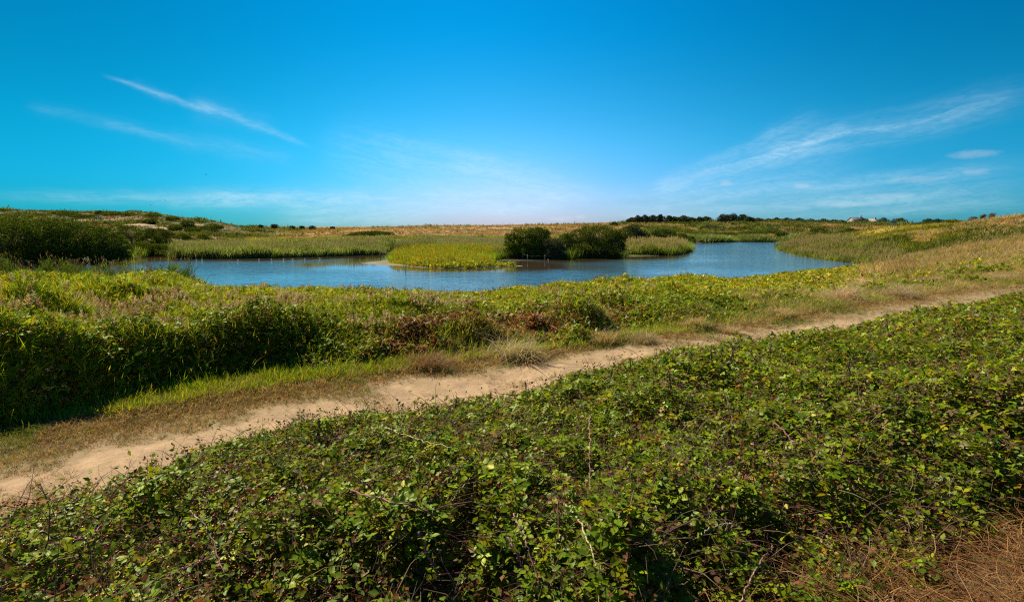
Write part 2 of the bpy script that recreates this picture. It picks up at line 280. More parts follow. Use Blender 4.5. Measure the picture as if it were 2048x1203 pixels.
# ------------------------------------------------------------------ object helpers
def tag(o, label=None, cat=None, group=None, kind=None):
    if label: o['label'] = label
    if cat: o['category'] = cat
    if group: o['group'] = group
    if kind: o['kind'] = kind
    return o
def empty(name, loc, rz=0.0):
    o = bpy.data.objects.new(name, None); sc.collection.objects.link(o); o.location = loc; o.rotation_euler = (0, 0, rz)
    o.empty_display_size = .3; return o
def frames(d, n):
    d = d/np.linalg.norm(d, axis=1, keepdims=True)
    x = np.cross(d, n); l = np.linalg.norm(x, axis=1, keepdims=True); bad = l[:, 0] < 1e-4
    if bad.any(): x[bad] = np.cross(d[bad], np.array([1., .3, .1])); l = np.linalg.norm(x, axis=1, keepdims=True)
    x = x/l; z = np.cross(x, d); return np.stack([x, d, z], axis=2)
class Soup:
    def __init__(s): s.v = []; s.loops = []; s.lt = []; s.c = []; s.n = 0
    def add(s, T, F, pos, Rm, scl, col, tcol=None):
        N = len(pos)
        if N == 0: return
        T = np.asarray(T, float); k = len(T); scl = np.asarray(scl, float)
        if scl.ndim == 0: scl = np.full(N, float(scl))
        TT = T[None]*(scl[:, None, None] if scl.ndim == 1 else scl[:, None, :])
        V = np.einsum('nij,nkj->nki', Rm, TT)+pos[:, None]
        s.v.append(V.reshape(-1, 3).astype(np.float32))
        base = s.n+np.arange(N)*k
        fl = np.concatenate([np.asarray(f) for f in F]); ln = np.array([len(f) for f in F])
        s.loops.append((base[:, None]+fl[None]).ravel().astype(np.int32)); s.lt.append(np.tile(ln, N).astype(np.int32))
        c = np.repeat(np.asarray(col, float), k, axis=0).reshape(N, k, 3) if np.ndim(col) == 2 else np.broadcast_to(np.asarray(col, float), (N, k, 3)).copy()
        if tcol is not None: c = lerp(c, np.asarray(tcol[0], float), np.asarray(tcol[1], float)[None, :, None])
        s.c.append(c.reshape(-1, 3).astype(np.float32)); s.n += N*k
    def raw(s, V, F, col):
        s.add(V, F, np.zeros((1, 3)), np.eye(3)[None], 1.0, np.asarray(col, float)[None] if np.ndim(col) == 1 else col)
    def tube(s, pts, rad, col, sides=5):
        pts = np.asarray(pts, float); m = len(pts); rad = np.broadcast_to(rad, (m,)); t = np.gradient(pts, axis=0)
        t /= np.linalg.norm(t, axis=1, keepdims=True)+1e-9; ref = np.array([.31, .2, 1.]) if abs(t[0, 2]) < .8 else np.array([1., .2, .1])
        a = np.cross(t, ref); a /= np.linalg.norm(a, axis=1, keepdims=True); b = np.cross(t, a)
        an = np.arange(sides)*2*math.pi/sides
        V = (pts[:, None]+rad[:, None, None]*(a[:, None]*np.cos(an)[None, :, None]+b[:, None]*np.sin(an)[None, :, None])).reshape(-1, 3)
        F = [(i*sides+j, i*sides+(j+1) % sides, (i+1)*sides+(j+1) % sides, (i+1)*sides+j) for i in range(m-1) for j in range(sides)]
        F += [tuple(range(sides))[::-1], tuple((m-1)*sides+j for j in range(sides))]
        s.raw(V, F, col)
    def box(s, c, h, col, rz=0.0):
        x, y, z = h; V = np.array([(i*x, j*y, k*z) for i in (-1, 1) for j in (-1, 1) for k in (-1, 1)], float)
        ca, sa = math.cos(rz), math.sin(rz); V = np.stack([V[:, 0]*ca-V[:, 1]*sa, V[:, 0]*sa+V[:, 1]*ca, V[:, 2]], 1)+np.asarray(c)
        s.raw(V, [(0, 1, 3, 2), (4, 6, 7, 5), (0, 4, 5, 1), (2, 3, 7, 6), (0, 2, 6, 4), (1, 5, 7, 3)], col)
    def build(s, name, material, parent=None, origin=None, smooth=False):
        v = np.concatenate(s.v); lo = np.concatenate(s.loops); lt = np.concatenate(s.lt); c = np.concatenate(s.c)
        if origin is not None: v = v-np.asarray(origin, np.float32)
        me = bpy.data.meshes.new(name); me.vertices.add(len(v)); me.vertices.foreach_set('co', v.ravel().astype(np.float32))
        me.loops.add(len(lo)); me.loops.foreach_set('vertex_index', lo)
        me.polygons.add(len(lt)); st = np.concatenate([[0], np.cumsum(lt)[:-1]]).astype(np.int32)
        me.polygons.foreach_set('loop_start', st); me.polygons.foreach_set('loop_total', lt)
        me.update(calc_edges=True)
        at = me.attributes.new('Col', 'FLOAT_COLOR', 'POINT'); at.data.foreach_set('color', np.concatenate([c, np.ones((len(c), 1), np.float32)], 1).ravel())
        if smooth: me.polygons.foreach_set('use_smooth', np.ones(len(lt), bool))
        me.materials.append(material); o = bpy.data.objects.new(name, me); sc.collection.objects.link(o)
        if parent is not None: o.parent = parent
        elif origin is not None: o.location = origin
        return o
def jit(col, n, a=.22, hue=.12):
    col = np.asarray(col, float); col = np.broadcast_to(col, (n, 3)); v = 1+(rng.random((n, 1))-.5)*2*a
    return np.clip(col*v*(1+(rng.random((n, 3))-.5)*2*hue), .002, 1)
def pick(cols, w, n):
    cols = np.array(cols); w = np.array(w, float); return cols[rng.choice(len(cols), n, p=w/w.sum())]
def rdir(n): v = rng.normal(size=(n, 3)); return v/np.linalg.norm(v, axis=1, keepdims=True)

# leaf shapes: +Y length, +Z face
def leaflet():
    V = [(0, 0, 0), (.21, .18, .035), (.33, .45, .05), (.2, .76, .03), (0, 1, -.06), (-.2, .76, .03), (-.33, .45, .05), (-.21, .18, .035), (0, .4, -.01), (0, .72, -.02)]
    F = [(0, 1, 2, 8), (8, 2, 3, 9), (9, 3, 4), (0, 8, 6, 7), (8, 9, 5, 6), (9, 4, 5)]
    return np.array(V, float), F
def compound(k):
    L, F = leaflet(); V = []; FF = []; n = 0
    spec = {3: [(0, 1, .35), (78, .85, .1), (-78, .85, .1)], 5: [(0, 1, .35), (62, .9, .15), (-62, .9, .15), (118, .65, .05), (-118, .65, .05)]}[k]
    for i, (a, s, o) in enumerate(spec):
        a = R(a); q = L*s; q = q*np.array([1, 1, 1.0]); q[:, 1] += o; q[:, 2] += .12*math.sin(i*2.1)*q[:, 1]
        V.append(np.stack([q[:, 0]*math.cos(a)+q[:, 1]*math.sin(a), -q[:, 0]*math.sin(a)+q[:, 1]*math.cos(a), q[:, 2]], 1)); FF += [tuple(x+n for x in f) for f in F]; n += len(L)
    V.append(np.array([(.015, -.7, -.1), (-.015, -.7, -.1), (0, .3, 0)])); FF.append((n, n+1, n+2))
    return np.concatenate(V), FF
KITE = (np.array([(0, 0, 0), (.3, .42, .06), (0, 1, -.03), (-.3, .42, .06)], float), [(0, 1, 2), (0, 2, 3)])
def trio():
    V = []; F = []
    for i, a in enumerate((0, 1.35, -1.35)):
        q = KITE[0]*(.85 if i else 1.); V.append(np.stack([q[:, 0]*math.cos(a)+q[:, 1]*math.sin(a), -q[:, 0]*math.sin(a)+q[:, 1]*math.cos(a), q[:, 2]], 1)); F += [tuple(x+4*i for x in f) for f in KITE[1]]
    return np.concatenate(V), F
TRIO = trio(); C3 = compound(3); C5 = compound(5); LF = leaflet()
def blade(bend, w=.03, seg=4):           # blade of length 1 that arches over towards +Y, growing up +Z
    V = []; F = []
    for i in range(seg+1):
        t = i/seg; a = bend*t; y = (1-math.cos(a))/max(bend, 1e-3); z = math.sin(a)/max(bend, 1e-3); ww = w*(1-t)**.7*.5
        if i < seg: V += [(-ww, y, z), (ww, y, z)]
        else: V += [(0, y, z)]
    for i in range(seg-1): F.append((2*i, 2*i+1, 2*i+3, 2*i+2))
    F.append((2*seg-2, 2*seg-1, 2*seg)); return np.array(V, float), F
def zframes(n, tilt=.25, az=None):
    a = rng.random(n)*2*math.pi if az is None else az
    up = np.stack([rng.normal(size=n)*tilt, rng.normal(size=n)*tilt, np.ones(n)], 1); up /= np.linalg.norm(up, axis=1, keepdims=True)
    f = np.stack([np.cos(a), np.sin(a), np.zeros(n)], 1); x = np.cross(f, up); x /= np.linalg.norm(x, axis=1, keepdims=True); y = np.cross(up, x)
    return np.stack([x, y, up], 2)
def tuft(nb, bend, w, spread=.12, seg=3, lo=.6):
    V = []; F = []; n = 0
    for i in range(nb):
        b, f = blade(bend*random.uniform(.5, 1.4), w, seg); a = random.uniform(0, 6.283); s = random.uniform(lo, 1); ti = random.uniform(0, .35)
        q = b*s; q = np.stack([q[:, 0], q[:, 1]+q[:, 2]*ti, q[:, 2]], 1)
        q = np.stack([q[:, 0]*math.cos(a)-q[:, 1]*math.sin(a), q[:, 0]*math.sin(a)+q[:, 1]*math.cos(a), q[:, 2]], 1)+np.array([random.gauss(0, spread), random.gauss(0, spread), 0])
        V.append(q); F += [tuple(x+n for x in g_) for g_ in f]; n += len(b)
    return np.concatenate(V), F
def plume():                             # seed head, about 1 long
    V = []; F = []; n = 0
    for i in range(16):
        t = i/16; a = i*2.4; s = .38*(1-t*.6); q = KITE[0]*np.array([.55, 1, 1])*s
        q = np.stack([q[:, 0], q[:, 1]*.45, q[:, 1]*.85], 1); q = np.stack([q[:, 0]*math.cos(a)-q[:, 1]*math.sin(a), q[:, 0]*math.sin(a)+q[:, 1]*math.cos(a), q[:, 2]+t*.8], 1)
        V.append(q); F += [tuple(x+n for x in f) for f in KITE[1]]; n += 4
    return np.concatenate(V), F
PLUME = plume()
def logr(n, r0, r1, am=.84):             # scatter that thins out evenly with distance
    r = np.exp(rng.uniform(math.log(r0), math.log(r1), n)); a = rng.uniform(-am, am, n); return r*np.sin(a), r*np.cos(a)
def visible(x, y, m=1.22): return (y > .6) & (np.abs(x) < y*m+1.5)

# ------------------------------------------------------------------ ground sheet
DUNE = C(.33, .205, .105); STRAWC = C(.42, .27, .135); OLIVE = C(.11, .115, .022); GREENC = C(.075, .12, .014); SAND = C(.385, .250, .130)
def azpx(x, y): return x/np.maximum(y, .5)*FPX+1024
def region_color(x, y):                  # what grows or lies where, by place
    n = len(x); d = sdf(POND, x, y); r = np.hypot(x, y); a = azpx(x, y)
    n1 = fbm(x/14, y/14, 4, 21)[:, None]; n2 = fbm(x/5, y/5, 3, 33)[:, None]; n3 = fbm(x/40+3, y/40, 3, 41)[:, None]
    col = lerp(OLIVE, DUNE, sstep(n1*.6+n3*.4, .42, .62))
    col = lerp(col, GREENC, sstep(n2, .55, .7)*.7)
    dune = (sstep(a, 540, 640)*(1-sstep(a, 1230, 1300)))*sstep(y, 130, 160)
    col = lerp(col, lerp(DUNE, C(.30, .20, .09), n2)*(.75+.5*n1), (dune*(.62+.38*sstep(n2[:, 0]+n1[:, 0], .85, 1.05)))[:, None])
    lh = (1-sstep(a, 430, 560))*sstep(y, 120, 150)*(y > 0)
    col = lerp(col, lerp(C(.17, .105, .042), C(.07, .085, .013), sstep(n2, .38, .50)), (lh*.9)[:, None])
    rh = sstep(a, 1860, 1960)*sstep(y, 50, 62)*(1-sstep(y, 110, 140)); col = lerp(col, lerp(C(.42, .28, .145), OLIVE, sstep(n2, .58, .68)), (rh*.95)[:, None])
    md = sstep(a, 1680, 1730)*(1-sstep(a, 1880, 2000))*sstep(y, 55, 70)*(1-sstep(y, 106, 118))
    col = lerp(col, lerp(C(.30, .24, .035), C(.12, .15, .015), sstep(n2+(75-y[:, None])*.01, .42, .56)), (md*.9)[:, None])
    marsh = (1-sstep(d, 25, 50))*sstep(y, 50, 60)*(1-sstep(a, 1640, 1700)); col = lerp(col, lerp(C(.15, .17, .02), C(.08, .12, .015), n2), (marsh*.85)[:, None])
    nearr = (1-sstep(r, 55, 65))[:, None]*sstep(a, 1450, 1800)[:, None]; col = lerp(col, lerp(STRAWC, C(.15, .14, .035), sstep(n2*.5+n1*.5, .5, .62)), nearr*.9)
    return col
ra = np.concatenate([[0.0], .6*np.power(1.0135, np.arange(0, 720))]); ra = ra[ra < 9000]
th = np.concatenate([np.linspace(-62, 62, 620), np.linspace(62, 298, 70)[1:-1]]); th = np.radians(th)
RR, TH = np.meshgrid(ra[1:], th, indexing='ij'); X = RR*np.sin(TH); Y = RR*np.cos(TH)
Z = land(X, Y); nr, nt = X.shape
gx, gy, gz = X.ravel(), Y.ravel(), Z.ravel()
gc = region_color(gx, gy)
vb = beyond(BR, gx, gy); vs = beyond(SA, gx, gy); vh = beyond(HE, gx, gy); nearm = (gy > -20) & (np.hypot(gx, gy) < 60)
nn = fbm(gx/.8, gy/.8, 3, 71); nf = fbm(gx/.22, gy/.22, 3, 72); nl = fbm(gx/3, gy/3, 2, 75)
c = gc.copy()
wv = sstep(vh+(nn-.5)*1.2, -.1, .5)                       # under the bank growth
verge = sstep(vs+(nn-.5)*1.4, -.35, .45)
base = lerp(SAND*(.60+.62*nf[:, None]), C(.36, .235, .125), (sstep(nn+nl*.5, .62, .9)*.75)[:, None])
base = lerp(base, C(.30, .195, .105)*(.8+.4*nf[:, None]), ((1-.75*sstep(azpx(gx, gy), 200, 1250))*(.25+.75*sstep(nn, .40, .62)))[:, None])
peb = sstep(fbm(gx/.09, gy/.09, 2, 79), .66, .74); base = lerp(base, C(.24, .16, .10), (peb*.5)[:, None])
trk = np.exp(-((vs+1.6+(nl-.5)*.5)/.5)**2); base = lerp(base, SAND*1.12, (trk*.6)[:, None])
c_ = lerp(base, lerp(C(.24, .155, .075), C(.13, .12, .04), nn[:, None]), (verge*(.45+.5*nf))[:, None])
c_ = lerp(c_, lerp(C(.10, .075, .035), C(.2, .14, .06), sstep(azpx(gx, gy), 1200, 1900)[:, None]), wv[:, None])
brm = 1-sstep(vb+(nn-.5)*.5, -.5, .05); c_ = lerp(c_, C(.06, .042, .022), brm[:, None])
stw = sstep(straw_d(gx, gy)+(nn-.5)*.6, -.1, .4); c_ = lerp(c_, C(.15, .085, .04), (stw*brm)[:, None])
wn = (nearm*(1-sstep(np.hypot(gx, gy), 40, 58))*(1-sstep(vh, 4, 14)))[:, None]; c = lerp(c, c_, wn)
dd = sdf(POND, gx, gy); mud = (1-sstep(dd+(nn-.5)*1.0, .3, 2.0))*(dd < 4)
spt = (sstep(azpx(gx, gy), 690, 740)*(1-sstep(azpx(gx, gy), 1060, 1100)))[:, None]; c = lerp(c, lerp(C(.06, .045, .025), lerp(C(.26, .195, .14), C(.16, .12, .08), nn[:, None]), spt), mud[:, None])
# the bare track and its fork on the far dunes, the sand scar on the left hill and the light strip of beach far right
for pts, wdt in (([(796, 462), (806, 468), (815, 472), (822, 478)], .8), ([(815, 470), (900, 470), (980, 471)], .5), ([(60, 444), (150, 443), (210, 444), (300, 447)], 1.6)):
    w3 = [PD(a_, b_, 185 if a_ < 400 else 178)[:2]+0 for a_, b_ in pts]
    for k in range(len(pts)-1):
        (ax, ay), (bx, by) = w3[k], w3[k+1]
        if pts[0][0] > 400: ay += (470-pts[k][1])*3.; by += (470-pts[k+1][1])*3.
        ex, ey = bx-ax, by-ay; t = np.clip(((gx-ax)*ex+(gy-ay)*ey)/(ex*ex+ey*ey), 0, 1); q = np.hypot(gx-ax-t*ex, gy-ay-t*ey)
        c = lerp(c, C(.42, .29, .17), ((1-sstep(q+(nl-.5)*1.5, wdt*.6, wdt*1.6))*.8)[:, None])
PATCH = ((285, 455, 172, 6, 5), (325, 460, 164, 7, 3), (390, 447, 188, 5, 3), (1680, 461, 235, 32, 6), (1560, 461, 245, 14, 4), (560, 476, 170, 12, 10), (1040, 461, 225, 16, 5))
for (px, py, D, rx, ry) in PATCH:
    q = PD(px, py, D); e = ((gx-q[0])/rx)**2+((gy-q[1])/ry)**2; c = lerp(c, C(.40, .26, .15), ((1-sstep(e+(fbm(gx/4, gy/4, 3, 88)-.5)*1.6, .5, 1.3))*.85)[:, None])
S = Soup(); idx = np.arange(nr*nt).reshape(nr, nt); a0 = idx[:-1, :]; b0 = np.roll(idx, -1, 1)[:-1, :]; c0 = np.roll(idx, -1, 1)[1:, :]; d0 = idx[1:, :]
q = np.stack([a0, d0, c0, b0], -1).reshape(-1, 4)
S.v = [np.concatenate([np.stack([gx, gy, gz], 1), [[0, 0, float(land(np.array([0.]), np.array([0.]))[0])]]]).astype(np.float32)]
fan = np.stack([np.full(nt, nr*nt), idx[0], np.roll(idx[0], -1)], -1)
S.loops = [q.ravel().astype(np.int32), fan.ravel().astype(np.int32)]; S.lt = [np.full(len(q), 4, np.int32), np.full(nt, 3, np.int32)]
S.c = [np.concatenate([c, [[.27, .16, .07]]]).astype(np.float32)]
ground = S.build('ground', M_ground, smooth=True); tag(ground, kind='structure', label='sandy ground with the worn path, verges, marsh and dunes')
# water
xs = np.linspace(-75, 75, 260); ys = np.linspace(24, 175, 260); WX, WY = np.meshgrid(xs, ys, indexing='ij')
S = Soup(); wx, wy = WX.ravel(), WY.ravel(); m_ = 260; idx = np.arange(m_*m_).reshape(m_, m_)
S.v = [np.stack([wx, wy, np.zeros_like(wx)], 1).astype(np.float32)]; q = np.stack([idx[:-1, :-1], idx[1:, :-1], idx[1:, 1:], idx[:-1, 1:]], -1).reshape(-1, 4)
keep = (sdf(POND, wx, wy) < 3.0)[q].any(1); q = q[keep]
S.loops = [q.ravel().astype(np.int32)]; S.lt = [np.full(len(q), 4, np.int32)]; S.c = [np.zeros((m_*m_, 3), np.float32)]
water = S.build('water', M_water, smooth=True); tag(water, kind='structure', label='rippled blue pond water')
wd = -sdf(POND, wx, wy)
calm = (1-sstep(wd+(fbm(wx/7, wy/7, 3, 55)-.5)*7, 4.0, 12.0))*sstep(wy, 45, 55)*(1-sstep(azpx(wx, wy), 1330, 1420))
at = water.data.attributes.new('calm', 'FLOAT', 'POINT'); at.data.foreach_set('value', calm.astype(np.float32))

# ------------------------------------------------------------------ foreground bramble thicket
def thick(x, y):                         # canopy height of the bramble above ground
    v = -beyond(BR, x, y); s = straw_d(x, y)
    k = sstep(v+(fbm(x/.9, y/.9, 2, 14)-.5)*1.2, -.12, 1.0); ks = 1-sstep(s+(fbm(x/.5, y/.5, 3, 15)-.5)*1.6, -1.5, .55)
    h = (.42+.34*k)*sstep(k, .0, .25)*ks
    b1 = fbm(x/1.3, y/1.3, 3, 11); b2 = fbm(x/.36, y/.36, 2, 12)
    t = h*(.62+.75*b1)+ks*k*(b2-.5)*.34
    top = CAMZ-y*np.interp(azpx(x, y), BRS[0], BRS[1])-land(x, y)+(b2-.5)*.22+(b1-.5)*.42      # the canopy falls away towards the path
    return np.minimum(t, top)
def br_points(n, x0, x1, y0, y1, dens):
    x, y = logr(n, x0, x1); v = -beyond(BR, x, y)
    ok = visible(x, y, 1.05) & (v > -.5) & (y > 1.15); x, y = x[ok], y[ok]
    r = np.hypot(x, y); ok = rng.random(len(x)) < dens(r)*(fbm(x/.5, y/.5, 2, 19) > .3); x, y = x[ok], y[ok]
    t = thick(x, y); ok = t > .07; return x[ok], y[ok], t[ok]
BG = [C(.125, .185, .007), C(.085, .145, .008), C(.19, .235, .008), C(.25, .255, .010), C(.24, .13, .02), C(.04, .085, .008), C(.24, .24, .03)]
S = Soup()
def leafcol(x, y, n):
    c = pick(BG, [5, 5, 3.8, 1.6, .5, 2.4, .1], n)*C(1.27, 1.17, .7); b = fbm(x/2.2, y/2.2, 3, 61)[:, None]
    right = sstep(azpx(x, y), 1500, 2000)[:, None]
    c = lerp(c, pick([C(.13, .07, .03), C(.17, .09, .05), C(.10, .10, .02)], [1, 1, 1], n), ((rng.random((n, 1)) < .09+.24*sstep(b, .55, .72)+.16*right)*.85))
    return jit(c*(.75+.5*b), n, .25, .12)
def put_leaves(S, T, x, y, t, size, tilt=.55, depth=.16):
    n = len(x); z = land(x, y)+t-np.abs(rng.normal(size=n))*depth+.02
    nrm = np.stack([rng.normal(size=n)*tilt-.12, rng.normal(size=n)*tilt-.1, np.ones(n)], 1); a = rng.random(n)*6.283
    d = np.stack([np.cos(a), np.sin(a), rng.normal(size=n)*.25-.1], 1)
    S.add(T[0], T[1], np.stack([x, y, z], 1), frames(d, nrm), size*rng.uniform(.6, 1.35, n), leafcol(x, y, n))
x, y, t = br_points(52000, 1.3, 6.8, 0, 0, lambda r: 1-.0*r); h_ = rng.random(len(x)) < .35
put_leaves(S, C5, x[h_], y[h_], t[h_], .041); put_leaves(S, C3, x[~h_], y[~h_], t[~h_], .049)
x, y, t = br_points(60000, 1.3, 7, 0, 0, lambda r: 1.0+0*r); put_leaves(S, LF, x, y, t, .046, 1.0, .4)
x, y, t = br_points(300000, 4.5, 34, 0, 0, lambda r: sstep(r, 4.5, 7)); r = np.hypot(x, y)
put_leaves(S, TRIO, x, y, t, .053*np.maximum(1, (r/9)**.7), .6, .18)
# twigs among the leaves
x, y, t = br_points(26000, 1.4, 22, 0, 0, lambda r: 1+0*r); n = len(x)
def twig():
    q = [(0, 0, 0), (.01, .35, .07), (-.015, .7, .09), (.01, 1, .05)]; V = []; F = []
    for i, (a_, b_, c_) in enumerate(q):
        r_ = .0075*(1-.25*i)
        for k in range(3): V.append((a_+r_*math.cos(k*2.1), b_, c_+r_*math.sin(k*2.1)))
    for i in range(3): F += [(3*i+k, 3*i+(k+1) % 3, 3*i+3+(k+1) % 3, 3*i+3+k) for k in range(3)]
    return np.array(V), F
TWG = twig()
STK = (np.array([(-.007, 0, 0), (.007, 0, 0), (.006, .5, .06), (-.006, .5, .06), (0, 1, .0), (0, .5, .05), (0, 0, -.012)], float), [(0, 1, 2, 3), (3, 2, 4), (1, 6, 5, 2), (6, 0, 3, 5), (2, 5, 4), (5, 3, 4)])
a = rng.random(n)*6.283; d = np.stack([np.cos(a), np.sin(a), rng.normal(size=n)*.5+.15], 1)
S.add(TWG[0]*np.array([1, 1, 1.6]), TWG[1], np.stack([x, y, land(x, y)+t-.02-rng.random(n)*.15], 1), frames(d, rdir(n)+np.array([0, 0, 1.])), rng.uniform(.10, .42, n), jit(pick([C(.20, .11, .075), C(.12, .06, .045), C(.28, .2, .12), C(.14, .05, .06)], [3, 3, 2, 2], n), n))
# upright reddish stems standing a little clear of the leaves
x, y, t = br_points(5200, 1.8, 24, 0, 0, lambda r: 1+0*r); n = len(x); d = np.stack([rng.normal(size=n)*.3, rng.normal(size=n)*.3, np.ones(n)], 1); ls_ = rng.uniform(.18, .42, n); b_ = np.stack([x, y, land(x, y)+t-.16], 1)
wd_ = .55*np.maximum(1, np.hypot(x, y)/7)*.9; S.add(TWG[0], TWG[1], b_, frames(d, rdir(n)), np.stack([ls_*wd_, ls_, ls_*wd_], 1), jit(pick([C(.19, .075, .05), C(.14, .06, .05), C(.25, .16, .09)], [3, 2, 2], n), n))
for k in range(5):
    q_ = b_+d/np.linalg.norm(d, axis=1, keepdims=True)*(ls_*rng.uniform(.45, 1.0, n))[:, None]; S.add(KITE[0], KITE[1], q_, frames(rdir(n)*np.array([1, 1, .4]), rdir(n)+np.array([0, 0, 1.2])), rng.uniform(.02, .05, n), jit(pick([C(.16, .21, .01), C(.10, .15, .01), C(.22, .09, .04)], [3, 2, 1.4], n), n, .3))
# unfolding shoot tips and thin brown flower stalks that fringe the surface
x, y, t = br_points(5500, 1.8, 26, 0, 0, lambda r: 1+0*r); n = len(x); a = rng.random(n)*6.283
d = np.stack([np.cos(a)*.4, np.sin(a)*.4, np.ones(n)], 1); L_ = rng.uniform(.06, .2, n); base = np.stack([x, y, land(x, y)+t-.02], 1)
S.add(STK[0]*np.array([.5, 1, .5]), STK[1], base, frames(d, rdir(n)), L_, jit(C(.13, .08, .05), n))
tip = base+d/np.linalg.norm(d, axis=1, keepdims=True)*L_[:, None]*.9
for k in range(4): S.add(KITE[0], KITE[1], tip+rng.normal(size=(n, 3))*.012, frames(rdir(n), rdir(n)), rng.uniform(.012, .035, n), jit(pick([C(.16, .06, .04), C(.14, .16, .02), C(.1, .05, .04)], [2, 2, 1], n), n))
thicket = S.build('bramble_thicket', M_leaf)
tag(thicket, 'green bramble thicket with trifoliate leaves filling the foreground below the path', 'bramble', kind='stuff')
# red unripe berries in loose clusters
bm_t = (1+5**.5)/2; ico = np.array([(-1, bm_t, 0), (1, bm_t, 0), (-1, -bm_t, 0), (1, -bm_t, 0), (0, -1, bm_t), (0, 1, bm_t), (0, -1, -bm_t), (0, 1, -bm_t), (bm_t, 0, -1), (bm_t, 0, 1), (-bm_t, 0, -1), (-bm_t, 0, 1)])/math.sqrt(1+bm_t**2)
icf = [(0, 11, 5), (0, 5, 1), (0, 1, 7), (0, 7, 10), (0, 10, 11), (1, 5, 9), (5, 11, 4), (11, 10, 2), (10, 7, 6), (7, 1, 8), (3, 9, 4), (3, 4, 2), (3, 2, 6), (3, 6, 8), (3, 8, 9), (4, 9, 5), (2, 4, 11), (6, 2, 10), (8, 6, 7), (9, 8, 1)]
S = Soup(); cx, cy, ct = br_points(3000, 1.5, 12, 0, 0, lambda r: 1+0*r); ok = fbm(cx/.9, cy/.9, 2, 91) > .60; cx, cy, ct = cx[ok], cy[ok], ct[ok]
for k in range(9):
    n = len(cx); o = rng.normal(size=(n, 3))*.035; pp_ = np.stack([cx, cy, land(cx, cy)+ct+.005], 1)+o; keep = rng.random(n) < .8
    S.add(ico, icf, pp_[keep], frames(rdir(keep.sum()), rdir(keep.sum())), rng.uniform(.0045, .0085, keep.sum()), jit(pick([C(.33, .015, .012), C(.20, .02, .015), C(.04, .008, .01), C(.22, .05, .02)], [5, 3, 2, 2], keep.sum()), keep.sum()))
tag(S.build('berries', M_berry, thicket), 'red unripe berries in loose clusters', kind='stuff')

# arching canes, each a plant stem of its own (stem > leaves, prickles)
def cane(i, pts, col, thick_, label, leafy=1.0):
    thick_ *= 1.15
    w = [PD(px, py, D) for px, py, D in pts]; w = np.array(w)
    t = np.linspace(0, 1, len(w)); tt = np.linspace(0, 1, 22); q = np.stack([np.interp(tt, t, w[:, k]) for k in range(3)], 1)
    for _ in range(3): q[1:-1] = (q[:-2]+2*q[1:-1]+q[2:])/4
    q[1:-1] += rng.normal(size=(20, 3))*.004
    root = empty('bramble_cane', q[0]); tag(root, label, 'bramble cane', 'arching bramble canes in the foreground')
    S = Soup(); S.tube(q, np.linspace(thick_, thick_*.45, 22), col, 6)
    n = 90; k = rng.uniform(0, 21, n); kk = k.astype(int).clip(0, 20); pp_ = q[kk]+(q[kk+1]-q[kk])*(k-kk)[:, None]
    S.add(KITE[0]*np.array([.5, 1, 1]), KITE[1], pp_, frames(rdir(n), rdir(n)), rng.uniform(.006, .010, n)+thick_, jit(np.array(col)*1.2, n)); S.build('stem', M_stem, root, q[0])
    n = int(26*leafy)
    if n:
        S = Soup(); k = rng.uniform(1, 20.9, n); kk = k.astype(int).clip(0, 20); pp_ = q[kk]+(q[kk+1]-q[kk])*(k-kk)[:, None]
        d = rdir(n); d[:, 2] = np.abs(d[:, 2])*.4; D = np.linalg.norm(pp_.mean(0)[:2]); pp_ = pp_+d*.03
        S.add(C3[0], C3[1], pp_, frames(d, np.stack([rng.normal(size=n)*.4, rng.normal(size=n)*.4-.2, np.ones(n)], 1)), rng.uniform(.022, .045, n), jit(pick(BG[:4], [3, 2, 2, 1], n), n)); S.build('leaves', M_leaf, root, q[0])
PUR = C(.24, .085, .11); BRN = C(.22, .12, .08); STW = C(.34, .26, .11)
def canopy_D(px, py):                    # distance at which the photo ray meets the bramble canopy
    d = ray(px, py)
    for D in np.arange(1.2, 40, .05):
        q = np.array([0, 0, CAMZ])+d*(D/d[1])
        if q[2] < float(land(np.array([q[0]]), np.array([q[1]]))[0]+thick(np.array([q[0]]), np.array([q[1]]))[0]): return D
    return 12
